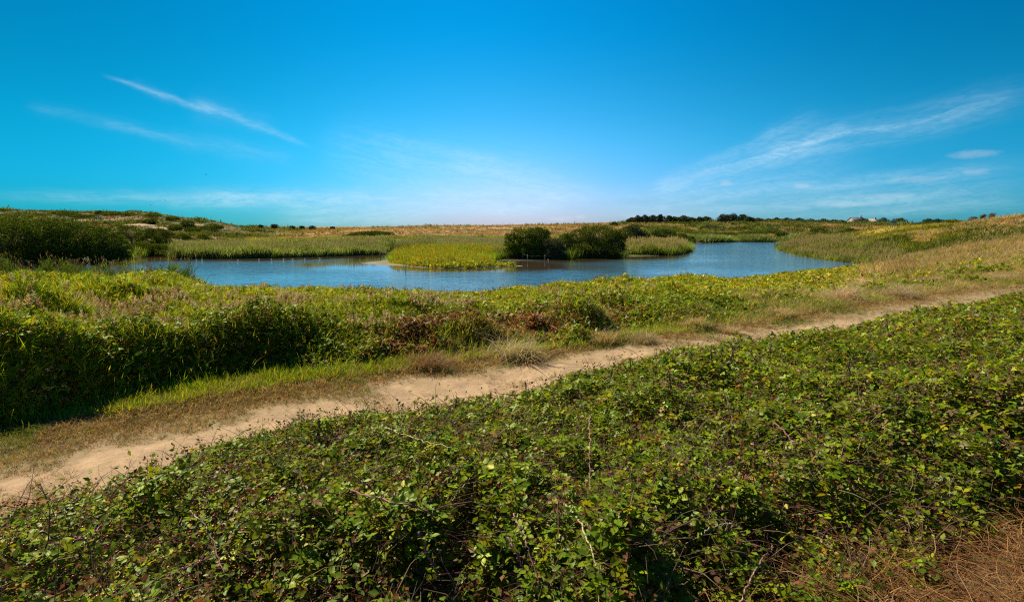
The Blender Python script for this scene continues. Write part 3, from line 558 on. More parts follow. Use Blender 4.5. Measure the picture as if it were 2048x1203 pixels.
for i, (pts, col, th_, lab, lf) in enumerate([
    ([(60, 970, -.25), (105, 950, -.2), (170, 985, -.1), (270, 1080, 0)], BRN, .004, 'leafless dark bramble cane rising over the path at the far left edge', .3),
    ([(700, 980, 0), (765, 1000, -.12), (830, 1010, -.12), (880, 1040, 0)], PUR, .005, 'purple cane arching left to right among leaves left of centre', .8),
    ([(838, 1062, -.15), (850, 1090, -.12), (866, 1130, -.08), (880, 1160, 0)], PUR, .006, 'thick purple upright cane near the bottom, left of centre', .5),
    ([(1028, 1026, -.1), (1045, 1065, -.1), (1060, 1110, -.08), (1085, 1190, 0)], BRN, .0045, 'prickly brown cane sloping down at bottom centre', .5),
    ([(1015, 1075, -.1), (1035, 1105, -.12), (1050, 1150, -.08), (1068, 1180, 0)], PUR, .005, 'short purple cane left of the prickly brown cane at bottom centre', .4),
    ([(1128, 1006, -.1), (1165, 1050, -.12), (1190, 1120, -.08), (1218, 1203, 0)], STW, .005, 'pale yellow-green cane running down from the middle to the bottom edge', .5),
    ([(1180, 830, -.1), (1180, 890, -.1), (1180, 990, -.05)], BRN, .005, 'tall upright brown cane standing in the middle of the thicket', .3),
    ([(380, 1020, -.1), (420, 1060, -.1), (450, 1150, -.02)], BRN, .005, 'dark brown cane slanting down in the lower left of the thicket', .2),
    ([(320, 1160, 0), (380, 1130, -.1), (440, 1105, 0)], PUR, .004, 'thin bare cane lying nearly level in the lower left of the thicket', .2),
    ([(770, 855, -.05), (840, 880, -.1), (905, 895, 0)], STW, .004, 'straw coloured cane lying on the leaves just below the path', .1),
    ([(150, 1080, 0), (190, 1060, -.1), (240, 1030, 0)], PUR, .005, 'purple cane leaning right in the left of the thicket', .5),
    ([(1480, 1203, 0), (1520, 1120, -.1), (1545, 1090, 0)], BRN, .006, 'bare brown cane rising from the bottom edge right of centre', .1),
    ([(1410, 1060, 0), (1450, 1045, -.12), (1485, 1055, 0)], C(.3, .26, .2), .004, 'pale grey cane looping over the leaves in the lower right', .1),
    ([(1550, 845, 0), (1585, 880, -.1), (1600, 905, 0)], PUR, .0045, 'dark purple cane on the right side of the thicket', .3),
    ([(390, 890, -.2), (450, 862, -.25), (540, 866, -.1), (600, 880, 0)], BRN, .004, 'leafy brown cane arching up against the path at the thicket edge', .9),
    ([(210, 965, -.1), (300, 945, -.2), (360, 950, 0)], BRN, .004, 'low brown cane reaching over the edge of the sandy path on the left', .9),
    ([(1085, 760, -.1), (1150, 745, -.2), (1205, 748, -.1), (1240, 770, 0)], BRN, .004, 'leafy cane arching above the path edge near the centre', 1.0)]):
    P_ = [(a_, b_, canopy_D(a_, min(b_+10, 1190))+dz-.11) for a_, b_, dz in pts]
    cane(i, P_, col, th_, lab, lf)

# dried flower stalks standing above the thicket edge
stalks = [(55, 925), (85, 945), (640, 835), (700, 820), (862, 770), (880, 812), (908, 795), (1055, 762), (1218, 735), (1262, 715), (1345, 745), (1425, 695), (1460, 700), (1540, 690), (1455, 790), (1780, 640), (1800, 790), (1700, 720)]
stalks.sort()
for i, (px, py) in enumerate(stalks):
    hpx = random.uniform(28, 55); D = canopy_D(px, py+hpx*.75); b = PD(px, py+hpx, D); t_ = PD(px+random.uniform(-8, 8), py, D)
    root = empty('dried_stalk', b); S = Soup(); q = np.linspace(b, t_, 7); q[1:-1] += rng.normal(size=(5, 3))*.005; S.tube(q, np.linspace(.0035, .002, 7), C(.13, .085, .055), 5); S.build('stalk', M_stem, root, b)
    S = Soup(); S.tube([b+(t_-b)*.5, b+(t_-b)*.75, t_], [.004, .007, .004], C(.14, .08, .05), 6); n = 60; k = rng.uniform(.45, 1, n)**.8; L_ = np.linalg.norm(t_-b); S.add(KITE[0], KITE[1], b+(t_-b)*k[:, None]+rng.normal(size=(n, 3))*.010, frames(rdir(n), rdir(n)), rng.uniform(.008, .02, n), jit(pick([C(.12, .06, .035), C(.17, .1, .06)], [1, 1], n), n)); S.build('seed_head', M_stem, root, b)
    words = ['leftmost', 'second', 'third', 'fourth', 'fifth', 'sixth', 'seventh', 'eighth', 'ninth', 'tenth', 'eleventh', 'twelfth', 'thirteenth', 'fourteenth', 'fifteenth', 'sixteenth', 'seventeenth', 'rightmost']
    tag(root, f'{words[i]} from the left of the dried brown seed stalks along the bramble edge' if 0 < i < 17 else f'{words[i]} of the dried brown seed stalks standing in the bramble', 'dried stalk', 'dried seed stalks standing out of the bramble')

# ------------------------------------------------------------------ straw at the photographer's right foot
S = Soup(); n = 150000; x, y = logr(n, 1.4, 9, 1.0); ok = visible(x, y, 1.05) & (rng.random(n) < sstep(straw_d(x, y)+(fbm(x/.6, y/.6, 2, 3)-.5)*1.0, -1.3, .1)*sstep(fbm(x/.22, y/.22, 2, 8), .3, .55)); x, y = x[ok], y[ok]; n = len(x)
a = rng.random(n)*6.283; d = np.stack([np.cos(a), np.sin(a), rng.normal(size=n)*.18+.05], 1)
STRC = [C(.38, .21, .075), C(.33, .15, .05), C(.46, .28, .11), C(.2, .09, .04), C(.12, .15, .02)]
wd_ = rng.uniform(.4, 1.7, n)**2*.6; ls_ = rng.uniform(.05, .34, n); S.add(TWG[0]*np.array([1, 1, 1.4]), TWG[1], np.stack([x, y, land(x, y)+rng.random(n)**2*.16], 1), frames(d, rdir(n)+np.array([0, 0, .8])), np.stack([ls_*wd_, ls_, ls_*wd_], 1), jit(pick(STRC, [4, 3, 2, 2, .5], n), n))
tag(S.build('cut_straw', M_grass), 'matted orange-brown straw on the ground in the bottom right corner', 'straw', kind='stuff')

# ------------------------------------------------------------------ short dry grass and litter on the path verges
S = Soup(); TG = [tuft(7, 1.6, .05, .16, 2) for _ in range(4)]
x, y = logr(420000, 4.5, 45); r = np.hypot(x, y); v = beyond(SA, x, y); vh_ = beyond(HE, x, y); vb_ = beyond(BR, x, y)
nz = fbm(x/.8, y/.8, 3, 71); dens = sstep(v+(nz-.5)*1.5, -.1, 1.1)*(1-sstep(vh_, .0, 1.0))+.20*(v < 0)*(vb_ > -.2)*sstep(nz, .45, .65)+.35*(v < 0)*sstep(vb_, .5, .0)
ok = visible(x, y, 1.0) & (rng.random(len(x)) < dens) & (vb_ > -.3); x, y, v, vh_, r = x[ok], y[ok], v[ok], vh_[ok], r[ok]; n = len(x)
g_ = sstep(fbm(x/1.3, y/1.3, 3, 77), .5, .66)*sstep(vh_, -2.0, -.2); cc = pick([C(.33, .225, .10), C(.26, .16, .075), C(.40, .28, .14), C(.21, .12, .055)], [3, 2, 2, 1.5], n)
cc = lerp(cc, pick([C(.15, .17, .025), C(.10, .15, .02), C(.19, .19, .04)], [1, 1, 1], n), (rng.random(n) < g_*.85+.10)[:, None])
hh = rng.uniform(.03, .09, n)*(1+1.6*sstep(vh_, -1.2, .3))*np.maximum(1, (r/12)**.4); k = rng.integers(0, 4, n)
for i in range(4): s_ = k == i; S.add(TG[i][0]*np.array([1.4, 1.4, 1]), TG[i][1], np.stack([x, y, land(x, y)], 1)[s_], zframes(s_.sum(), .35), hh[s_], jit(cc[s_], s_.sum()))
tag(S.build('verge_grass', M_grass), 'short dry grass along the edges of the sandy path', 'grass', kind='stuff')
S = Soup(); n = 200000; x, y = logr(n, 4.5, 26); v = beyond(SA, x, y); ok = visible(x, y, 1.) & (v < .3) & (beyond(BR, x, y) > -.3) & (rng.random(n) < .25+.75*sstep(fbm(x/.8, y/.8, 2, 71), .42, .65)); x, y = x[ok], y[ok]; n = len(x); a = rng.normal(size=n)*1.2+.6
S.add(STK[0]*np.array([.5, 1, .6]), STK[1], np.stack([x, y, land(x, y)+.006], 1), frames(np.stack([np.cos(a), np.sin(a), rng.normal(size=n)*.08], 1), rdir(n)), rng.uniform(.03, .13, n), jit(pick([C(.5, .37, .2), C(.32, .2, .1), C(.18, .11, .06)], [3, 3, 2], n), n))
tag(S.build('path_litter', M_grass), 'scattered dry grass stems lying on the sandy path', 'plant litter', kind='stuff')

# ------------------------------------------------------------------ bank growth between path and pond
def bank_h(x, y):
    v = beyond(HE, x, y); a = azpx(x, y)
    h = np.interp(a, [-200, 0, 300, 600, 800, 1000, 1200, 1350, 1500, 1700, 1900, 2100], [1.25, 1.25, 1.2, 1.05, .85, .85, .82, .66, .55, .42, .35, .35])
    front = sstep(v+(fbm(x/1.8, y/1.8, 3, 101)-.5)*np.interp(a, [500, 900, 1500], [3.8, 3.4, 3.2]), -.35, np.interp(a, [-100, 400, 800, 1200, 1700], [1.9, 1.9, 2.0, 2.3, 3.0]))
    b = fbm(x/1.6, y/1.6, 3, 102); b2 = fbm(x/.45, y/.45, 2, 103)
    d = sdf(POND, x, y); sh = sstep(d, .2, 2.0); low_ = sstep(a, 330, 440)*(1-sstep(a, 980, 1120))*sstep(v, 3.5, 8)*.42; low2_ = sstep(a, 1380, 1480)*(1-sstep(a, 1760, 1860))*(1-sstep(d, 9, 16))*.72; h = h*(1-low_)*(1-low2_)
    return np.maximum(h*front*(.42+1.12*b)*lerp(.75, 1, sh)+front*(b2-.5)*.28, 0)*(d > .15)
N0 = 760000; x, y = logr(N0, 7.5, 64)
ok = visible(x, y, 1.0); x, y = x[ok], y[ok]
v = beyond(HE, x, y); ok = (v > -.15); x, y, v = x[ok], y[ok], v[ok]; d = sdf(POND, x, y); ok = (d > .1) & (y < 62); x, y, v, d = x[ok], y[ok], v[ok], d[ok]
t = bank_h(x, y); a = azpx(x, y); r = np.hypot(x, y); zl = land(x, y)
nb1 = fbm(x/2.4, y/2.4, 3, 111); nb2 = fbm(x/.9, y/.9, 3, 112); u = rng.random(len(x))
strawz = sstep(a+(nb1-.5)*800+(nb2-.5)*500, 1290, 1560); strawz = np.maximum(strawz, np.exp(-((v-.6)/.9)**2)*sstep(a, 780, 950)*.75)
strawz = strawz*(1-.8*sstep(v, 2.5, 6)*(1-sstep(a+(nb1-.5)*600, 1560, 1800)))
strawz = strawz*(1-.9*sstep(nb2*.6+nb1*.4, .54, .60)*(1-sstep(a, 1800, 2000)*.5))
leafy = (1-strawz)*np.interp(v, [0, 1.5, 3.0, 5, 12], [1, .95, .6, .35, .35])*np.interp(a, [0, 900, 1100], [1, 1, 1.5]); leafy = np.clip(leafy*(.45+1.0*nb2), 0, .93)*(t > .12)
brown = np.clip(sstep(nb1, .38, .5)*np.exp(-((a-930)/190)**2)*np.exp(-((v-1.0)/1.4)**2)+.5*sstep(nb2, .55, .65)*np.exp(-((a-1150)/330)**2)*np.exp(-((v-1.5)/1.2)**2), 0, 1)
isleaf = (u < leafy)
S = Soup(); m = isleaf; n = m.sum(); xx, yy, tt, rr = x[m], y[m], t[m], r[m]
zz = zl[m]+tt*(1-np.abs(rng.normal(size=n))*.28).clip(.05, 1)
bb = nb1[m][:, None]; cc = pick([C(.135, .20, .007), C(.085, .15, .009), C(.23, .275, .009), C(.31, .30, .010), C(.27, .17, .03)], [4, 3, 3, 1.6, .6], n)
cc = lerp(cc, pick([C(.20, .06, .028), C(.28, .12, .05), C(.11, .04, .02)], [1, 1, 1], n), (rng.random(n) < brown[m]*1.25+.05)[:, None])
cc = lerp(cc, cc*C(1.75, 1.35, .9), sstep(v[m], 2, 6)[:, None])
nrm = np.stack([rng.normal(size=n)*.6, rng.normal(size=n)*.6-.25, np.ones(n)], 1); an = rng.random(n)*6.283
S.add(TRIO[0], TRIO[1], np.stack([xx, yy, zz], 1), frames(np.stack([np.cos(an), np.sin(an), rng.normal(size=n)*.4], 1), nrm), .06*np.maximum(1, (rr/12)**.75)*rng.uniform(.6, 1.4, n), jit(cc*(.6+.7*bb), n, .45))
bankb = tag(S.build('bank_bramble', M_leaf), 'dark green bramble hedge growing on the bank between path and pond', 'bramble', kind='stuff')
# long green grass and reed leaves
S = Soup(); m = (~isleaf) & (rng.random(len(x)) < lerp(.55, .8, strawz)); xx, yy, tt, rr, sz = x[m], y[m], t[m], r[m], strawz[m]; n = m.sum()
TB = [tuft(6, 1.1, .045, .07, 3) for _ in range(4)]; TS = [tuft(9, 1.9, .022, .06, 3) for _ in range(4)]
green = pick([C(.26, .33, .012), C(.16, .26, .014), C(.36, .36, .018), C(.38, .33, .05), C(.09, .17, .02)], [4, 3, 3, 1.3, 2], n)
straw = pick([C(.43, .315, .16), C(.34, .24, .11), C(.52, .39, .21), C(.20, .19, .045), C(.30, .18, .09)], [4, 3, 2.4, 2, 1], n)
iss = rng.random(n) < sz*.88+.05; cc = np.where(iss[:, None], straw, green)*(.7+.6*nb1[m][:, None]); k = rng.integers(0, 4, n)
L_ = np.where(iss, .34, .42)*rng.uniform(.6, 1.3, n)*np.maximum(1, (rr/16)**.25); L_ = np.minimum(L_, tt+np.where(yy > 28, .10, .28)); wf = np.maximum(1, (rr/11)**.75)
zz = zl[m]+np.maximum(tt-L_*.72, -.02)-rng.random(n)*.05
for i in range(4):
    for T_, q in ((TB[i], ~iss), (TS[i], iss)):
        s_ = (k == i) & q; f_ = zframes(s_.sum(), .3); S.add(T_[0], T_[1], np.stack([xx, yy, zz], 1)[s_], f_, np.stack([L_[s_]*wf[s_], L_[s_], L_[s_]], 1), jit(cc[s_], s_.sum(), .45))
tag(S.build('bank_grass', M_grass), 'tall green and straw coloured grass between the path and the pond', 'grass', kind='stuff')
# fluffy pinkish seed heads on the left part of the bank, and reed plumes at the waterline
S = Soup(); n = 130000; xx, yy = logr(n, 9, 52); aa = azpx(xx, yy); dd = sdf(POND, xx, yy); vv = beyond(HE, xx, yy)
cl_ = fbm(xx/1.1, yy/1.1, 2, 131); pr = 1.0*sstep(cl_, .62, .68)*sstep(vv, 1.0, 2.5)*np.interp(aa, [-100, 700, 1000, 1700], [.55, .5, .07, .06])
pr = pr+(dd < 2.0)*np.interp(aa, [-100, 360, 420, 1500, 1800], [.9, .9, .3, .25, .1])
ok = visible(xx, yy, 1.) & (vv > .5) & (dd > .2) & (rng.random(n) < pr); xx, yy, dd, aa = xx[ok], yy[ok], dd[ok], aa[ok]; n = len(xx)
edge = dd < 2.0; reedh = np.where(edge & (aa < 380), .95, .18); zt = land(xx, yy)+bank_h(xx, yy)+reedh*rng.uniform(.3, 1.2, n)-.08; base = np.stack([xx, yy, zt-.45], 1); f_ = zframes(n, .12)
cc = np.where(edge[:, None], pick([C(.17, .09, .075), C(.22, .14, .09), C(.11, .065, .055)], [3, 2, 2], n), pick([C(.42, .33, .25), C(.34, .25, .17), C(.24, .17, .10)], [3, 3, 2], n))
w2_ = np.where(edge, 1.0, 1.7); L2_ = rng.uniform(.11, .22, n); S.add(PLUME[0], PLUME[1], base+np.array([0, 0, .4]), f_, np.stack([L2_*w2_, L2_*w2_, L2_], 1), jit(cc, n))
S.add(STK[0]*np.array([.3, 1, .3]), STK[1], base-np.array([0, 0, .2]), frames(f_[:, :, 2]+0, rdir(n)), .62, jit(C(.2, .17, .07), n))
m = edge & (aa < 400); nb_ = m.sum()
for k in range(7): S.add(*TB[k % 4], (base+np.array([0, 0, -.15-.14*k]))[m]+rng.normal(size=(nb_, 3))*.12, zframes(nb_, .3), .6, jit(pick([C(.06, .11, .012), C(.10, .16, .02), C(.12, .09, .04)], [3, 2, 1], nb_), nb_))
tag(S.build('seed_heads', M_grass), 'pinkish fluffy seed heads and reed plumes above the bank grass', 'seed heads', kind='stuff')

S = Soup(); n = 26000; xx, yy = logr(n, 8, 40); vv = beyond(HE, xx, yy); aa = azpx(xx, yy); hh = bank_h(xx, yy)
ok = visible(xx, yy, 1.) & (vv > .1) & (vv < 9) & (sdf(POND, xx, yy) > .5) & (hh > .25) & (rng.random(n) < np.interp(aa, [-100, 700, 1200, 1800], [.8, .7, .5, .25])*sstep(fbm(xx/1.0, yy/1.0, 2, 321), .46, .6)); xx, yy, hh = xx[ok], yy[ok], hh[ok]; n = len(xx); rr = np.hypot(xx, yy)
base = np.stack([xx, yy, land(xx, yy)+hh-.35], 1); L_ = rng.uniform(.38, .8, n); w_ = L_*.6*np.maximum(1, rr/14); cc = jit(pick([C(.26, .30, .03), C(.17, .25, .02), C(.36, .30, .12), C(.30, .16, .07), C(.42, .36, .2)], [3, 3, 2, 1, 1.5], n), n, .35); k = rng.integers(0, 4, n)
for i in range(4): s_ = k == i; S.add(TS[i][0], TS[i][1], base[s_], zframes(s_.sum(), .22), np.stack([w_[s_], w_[s_], L_[s_]], 1), cc[s_])
tag(S.build('weed_stems', M_grass), 'tall leaning weed and grass stems breaking out of the bank hedge', 'weeds', kind='stuff')

# pale tussocks of dead grass leaning out at the foot of the bank
TD = tuft(110, 2.1, .016, .16, 5, .55)
tus = [(1045, 700, 1.0, 'largest grey-straw grass tussock at the foot of the bank, left of centre of the path'), (1205, 668, .75, 'rounded straw tussock below the dark hollow in the bank'),
       (1290, 668, .6, 'grey arching grass tussock right of the rounded straw tussock'), (1395, 640, .8, 'wide straw tussock beside green leaves on the right bank'),
       (1545, 615, .8, 'pale pinkish grass tussock in the middle of the right bank'), (1690, 585, .9, 'bright blond grass tussock near the top of the path'),
       (1790, 578, 1.0, 'long wind-bent blond tussock beside the far bend of the path'), (860, 722, .7, 'reddish brown grass tussock under the brown brambles'), (1460, 648, .5, 'small straw tussock low on the path verge')]
for px, py, s_, lab in tus:
    q = P(px, py+14, 1.55); q[2] = float(land(q[:1], q[1:2])[0]); D = math.hypot(q[0], q[1])
    root = empty('grass_tussock', q); tag(root, lab, 'grass tussock', 'dead grass tussocks along the bank')
    S = Soup(); n = 5; cc = C(.27, .14, .07) if 'reddish' in lab else C(.40, .29, .17)
    S.add(TD[0]*np.array([1.5, 1.1, .85]), TD[1], q+rng.normal(size=(n, 3))*np.array([.16, .16, .02])*s_, zframes(n, .15), s_*.8*rng.uniform(.8, 1.1, n)*max(1, D/18), jit(cc, n, .2)); S.build('dead_blades', M_grass, root, q)
    S = Soup(); n = 3; S.add(TD[0]*np.array([1.2, .9, .7]), TD[1], q+rng.normal(size=(n, 3))*np.array([.2, .2, .02])*s_, zframes(n, .2), s_*.55, jit(C(.15, .17, .03), n)); S.build('green_blades', M_grass, root, q)

# ------------------------------------------------------------------ reed beds round the pond
TR = [tuft(9, .5, .045, .22, 3, .75) for _ in range(5)]
def reedbed(name, label, n, box, inside, height, cols, wts, plumec=None, plume=.3, wide=1.0, low=0.0, cat='reeds'):
    x = rng.uniform(box[0], box[1], n); y = rng.uniform(box[2], box[3], n); ok = inside(x, y) > rng.random(n); x, y = x[ok], y[ok]; n = len(x)
    h = height(x, y)*rng.uniform(.7, 1.15, n)*(.30+1.3*fbm(x/2.0, y/2.0, 3, 141)); z = land(x, y); k = rng.integers(0, 5, n); r = np.hypot(x, y)
    g_ = fbm(x/3.6, y/3.6, 3, 142)[:, None]; cc = jit(cols(x, y, n) if callable(cols) else lerp(pick(cols, wts, n), np.array(cols)[(k*7+(g_[:, 0]*9).astype(int)) % len(cols)], .5)*(.35+1.3*g_), n, .42); S = Soup(); w_ = np.maximum(.8, r/75)*wide
    for i in range(5):
        s_ = k == i; S.add(TR[i][0]*np.array([1.5, 1.5, 1]), TR[i][1], np.stack([x, y, z-.05], 1)[s_], zframes(s_.sum(), .12), np.stack([w_[s_], w_[s_], h[s_]], 1), cc[s_])
    if plumec is not None:
        s_ = rng.random(n) < plume; m = s_.sum(); S.add(PLUME[0]*np.array([1.3, 1.3, 1]), PLUME[1], np.stack([x, y, z+h*.86], 1)[s_]+rng.normal(size=(m, 3))*np.array([.2, .2, .04]), zframes(m, .15), .42*np.maximum(1, r[s_]/90), jit(pick(plumec, [1]*len(plumec), m), m))
    o = S.build(name, M_grass); tag(o, label, cat, kind='stuff'); return o
def band(a0, a1, d0, d1, y0, y1, soft=3.0, edge=25):
    def f(x, y):
        d = sdf(POND, x, y); a = azpx(x, y)
        return (d > d0)*(1-sstep(d, d1-soft, d1))*sstep(a, a0, a0+edge)*(1-sstep(a, a1-edge, a1))*(y > y0)*(y < y1)
    return f
ISL = poly_px([(783, 516), (790, 527), (830, 532), (870, 535), (930, 535), (985, 531), (975, 522), (1010, 514), (1012, 509), (1000, 505.5), (900, 504), (850, 505), (800, 510)])
RC = [C(.13, .18, .045), C(.20, .24, .09), C(.07, .11, .02), C(.26, .27, .11)]
reedbed('reed_bed', 'grey-green reed bed along the far left shore of the pond', 70000, (-52, -8, 70, 110), (lambda x, y: band(338, 880, .1, 15, 70, 112, 5)(x, y)*(sdf(ISL, x, y) > 1.5)), lambda x, y: 1.35-.35*sstep(sdf(POND, x, y), 3, 15), RC, [3, 3, 3, 1.5], [C(.22, .22, .12), C(.27, .24, .16)], .16)
reedbed('marsh_grass', 'low yellow-green marsh grass behind the far reed bed', 60000, (-70, 40, 85, 160), band(240, 1130, 10, 46, 84, 160, 8), lambda x, y: .55+0*x, [C(.2, .21, .03), C(.13, .17, .02), C(.26, .2, .08)], [3, 2, 1.5], None, wide=1.2, cat='marsh grass')
def islcol(x, y, n):   # lime at the back, yellow towards the water
    q = fbm(x/2.2, y/3.5, 3, 301); c = pick([C(.24, .31, .012), C(.17, .27, .02), C(.30, .33, .03)], [3, 3, 1.5], n)
    c = lerp(c, pick([C(.50, .37, .012), C(.40, .36, .012)], [1, 1], n), (sstep(70-y+(q-.5)*26, 0, 8)*.85)[:, None])
    c = lerp(c, C(.09, .17, .02), (sstep(q, .60, .66)*.75)[:, None]); c = lerp(c, pick([C(.22, .26, .10), C(.14, .18, .05)], [1, 1], n), (sstep(y, 82, 92)*.5)[:, None]); return c*(.6+1.25*fbm(x/1.1, y/2.0, 3, 305)[:, None])
reedbed('island_sedge', 'bright lime and yellow sedge on the low spit in the pond', 52000, (-22, 4, 54, 125), lambda x, y: (sdf(ISL, x, y) < .2)*1.0, lambda x, y: .5+.4*sstep(y, 60, 80), islcol, None, [C(.35, .27, .02), C(.22, .26, .03)], .25, .8, cat='sedge')
reedbed('reed_bed', 'grey-green reeds behind the yellow spit, left of the central bushes', 24000, (-24, 2, 86, 130), band(855, 1030, .1, 60, 90, 130, 6, 12), lambda x, y: .8+0*x, RC, [3, 3, 3, 1.5], [C(.22, .22, .12), C(.27, .24, .16)], .2)
reedbed('reed_bed', 'tan plumed reeds on the point right of the central bushes', 20000, (15, 36, 84, 112), band(1245, 1385, .1, 14, 84, 112, 4, 8), lambda x, y: 1.3+0*x, [C(.17, .23, .03), C(.10, .17, .02), C(.24, .22, .08)], [3, 3, 1.2], [C(.34, .27, .17), C(.28, .23, .12)], .4)
reedbed('reed_bed', 'reeds with beige plumes along the curved right shore', 60000, (25, 75, 46, 115), (lambda x, y: band(1550, 1800, .1, 9, 44, 115, 4, 6)(x, y)*((y > 60.5) | (azpx(x, y) > 1750))), lambda x, y: np.interp(y, [45, 60, 90], [.65, .8, .8]), [C(.19, .21, .035), C(.13, .18, .02), C(.30, .25, .11), C(.09, .15, .02)], [3, 2, 2, 2], [C(.30, .23, .14), C(.25, .2, .11)], .28)
reedbed('reed_bed', 'dark strip of reeds at the far end of the pond', 16000, (30, 80, 150, 172), band(1380, 1600, .1, 5, 150, 172, 2, 3), lambda x, y: 1.5*(fbm(x/4, y/9, 2, 151) > .42), RC, [3, 3, 3, 1], None, 0, 1.1)
reedbed('reed_bed', 'thin reeds round the foot of the central bushes', 14000, (-4, 20, 62, 90), band(985, 1250, .1, 6, 62, 90, 2, 8), lambda x, y: 1.3+0*x, [C(.15, .21, .05), C(.09, .14, .02)], [2, 2], [C(.26, .2, .12)], .2)
reedbed('marsh_grass', 'green grass and low leaves along the shore at the left bushes', 20000, (-75, -28, 58, 100), band(225, 350, .1, 10, 70, 100, 3, 6), lambda x, y: .9+0*x, [C(.11, .16, .02), C(.16, .19, .04)], [2, 2], None, cat='marsh grass')

for px, py, s_, cc, lab in [(893, 531, 1.0, C(.05, .11, .02), 'dark green sedge clump on the front edge of the yellow spit'), (972, 529, .8, C(.13, .22, .015), 'bright green sedge clump at the right tip of the yellow spit'), (800, 524, .8, C(.17, .22, .02), 'olive sedge clump at the left end of the yellow spit')]:
    q = P(px, py, .1); q[2] = float(land(q[:1], q[1:2])[0]); S = Soup(); n = 26; S.add(TR[0][0]*np.array([1.2, 1.2, 1]), TR[0][1], q+rng.normal(size=(n, 3))*np.array([.7, .5, .01])*s_, zframes(n, .3), rng.uniform(.7, 1.25, n)*s_, jit(cc, n, .4))
    tag(S.build('sedge_clump', M_grass, None, q), lab, 'sedge clump')
# ------------------------------------------------------------------ cover of the hills and dunes
LUMP = [tuft(12, .9, .14, .3, 2, .5) for _ in range(5)]
LFINE = [tuft(14, 1.1, .045, .25, 3, .5) for _ in range(5)]
def cover(name, label, n, sel, size, colf, cat, lo=62, hi=420, flat=1.0, LUMP=LUMP):
    r = np.exp(rng.uniform(math.log(lo), math.log(hi), n)); a = rng.uniform(-1.0, 1.0, n)*.86; x = r*np.sin(a); y = r*np.cos(a)
    ok = (sdf(POND, x, y) > 1.0)
    for (px, py, D, rx, ry) in PATCH: q = PD(px, py, D); ok &= ((x-q[0])/rx)**2+((y-q[1])/ry)**2+(fbm(x/4, y/4, 3, 88)-.5)*1.6 > .8
    x, y = x[ok], y[ok]; ok = rng.random(len(x)) < sel(x, y); x, y = x[ok], y[ok]; n = len(x); r = np.hypot(x, y)
    s = size(x, y)*rng.uniform(.5, 1.3, n)*np.maximum(1, r/150); k = rng.integers(0, 5, n); cc = jit(colf(x, y)*.95, n, .5, .14); z = land(x, y); S = Soup()
    for i in range(5): s_ = k == i; S.add(LUMP[i][0]*np.array([1.3, 1.3, flat]), LUMP[i][1], np.stack([x, y, z-.05], 1)[s_], zframes(s_.sum(), .2), s[s_], cc[s_])
    return tag(S.build(name, M_grass), label, cat, kind='stuff')
cover('heath_grass', 'tawny grass and heath covering the dunes and hills', 200000, lambda x, y: .75*sstep(sdf(POND, x, y), 4, 9), lambda x, y: .42+0*x, lambda x, y: region_color(x, y)*1.15, 'heath')
def scr(x, y):
    a = azpx(x, y); n = fbm(x/9, y/9, 4, 161); base = sstep(n, .56, .62)
    dune = sstep(a, 560, 640)*(1-sstep(a, 1200, 1260))*sstep(y, 140, 165); return base*(1-dune*.93)*(1-(a > 1640)*(y < 130))*sstep(sdf(POND, x, y), 8, 16)*.8*(1-sstep(a, 1930, 2010)*sstep(y, 55, 70))
cover('low_scrub', 'low dark green scrub patches on the far slopes', 150000, scr, lambda x, y: 1.0+0*x, lambda x, y: lerp(C(.055, .075, .014), C(.10, .13, .018), fbm(x/7, y/7, 2, 12)[:, None]), 'scrub', 70, 420, .8)
# green bramble blanket on the right mound
def mound(x, y):
    a = azpx(x, y); return sstep(a, 1690, 1740)*(1-sstep(a+(fbm(x/6, y/6, 3, 31)-.5)*260, 1960, 2080)*(1-.85*(y > 52)*(y < 61)))*(1-sstep(a, 1870, 1940)*sstep(y, 69, 74))*(y < 104)*sstep(y, 52, 60)*sstep(fbm(x/5, y/5, 3, 33)+(78-y)*.012, .40, .5)
cover('mound_bramble', 'dark green bramble blanket over the grassy mound on the right', 130000, mound, lambda x, y: .5+0*x, lambda x, y: lerp(C(.085, .12, .010), C(.26, .23, .025), sstep(fbm(x/3, y/3, 3, 171)+(y-84)*.008, .42, .62)[:, None]), 'bramble', 50, 106, .8)
def tall(x, y):
    a = azpx(x, y); return sstep(a, 1700, 1850)*(y < 95)*sstep(y, 33, 42)*(1-mound(x, y))
cover('hill_grass', 'tall blond grass over the right hill and its slopes', 150000, tall, lambda x, y: .6+.0*x, lambda x, y: lerp(C(.42, .30, .15), C(.18, .18, .04), sstep(fbm(x/5, y/5, 3, 181), .54, .66)[:, None]), 'grass', 32, 100, 1.0, LFINE)

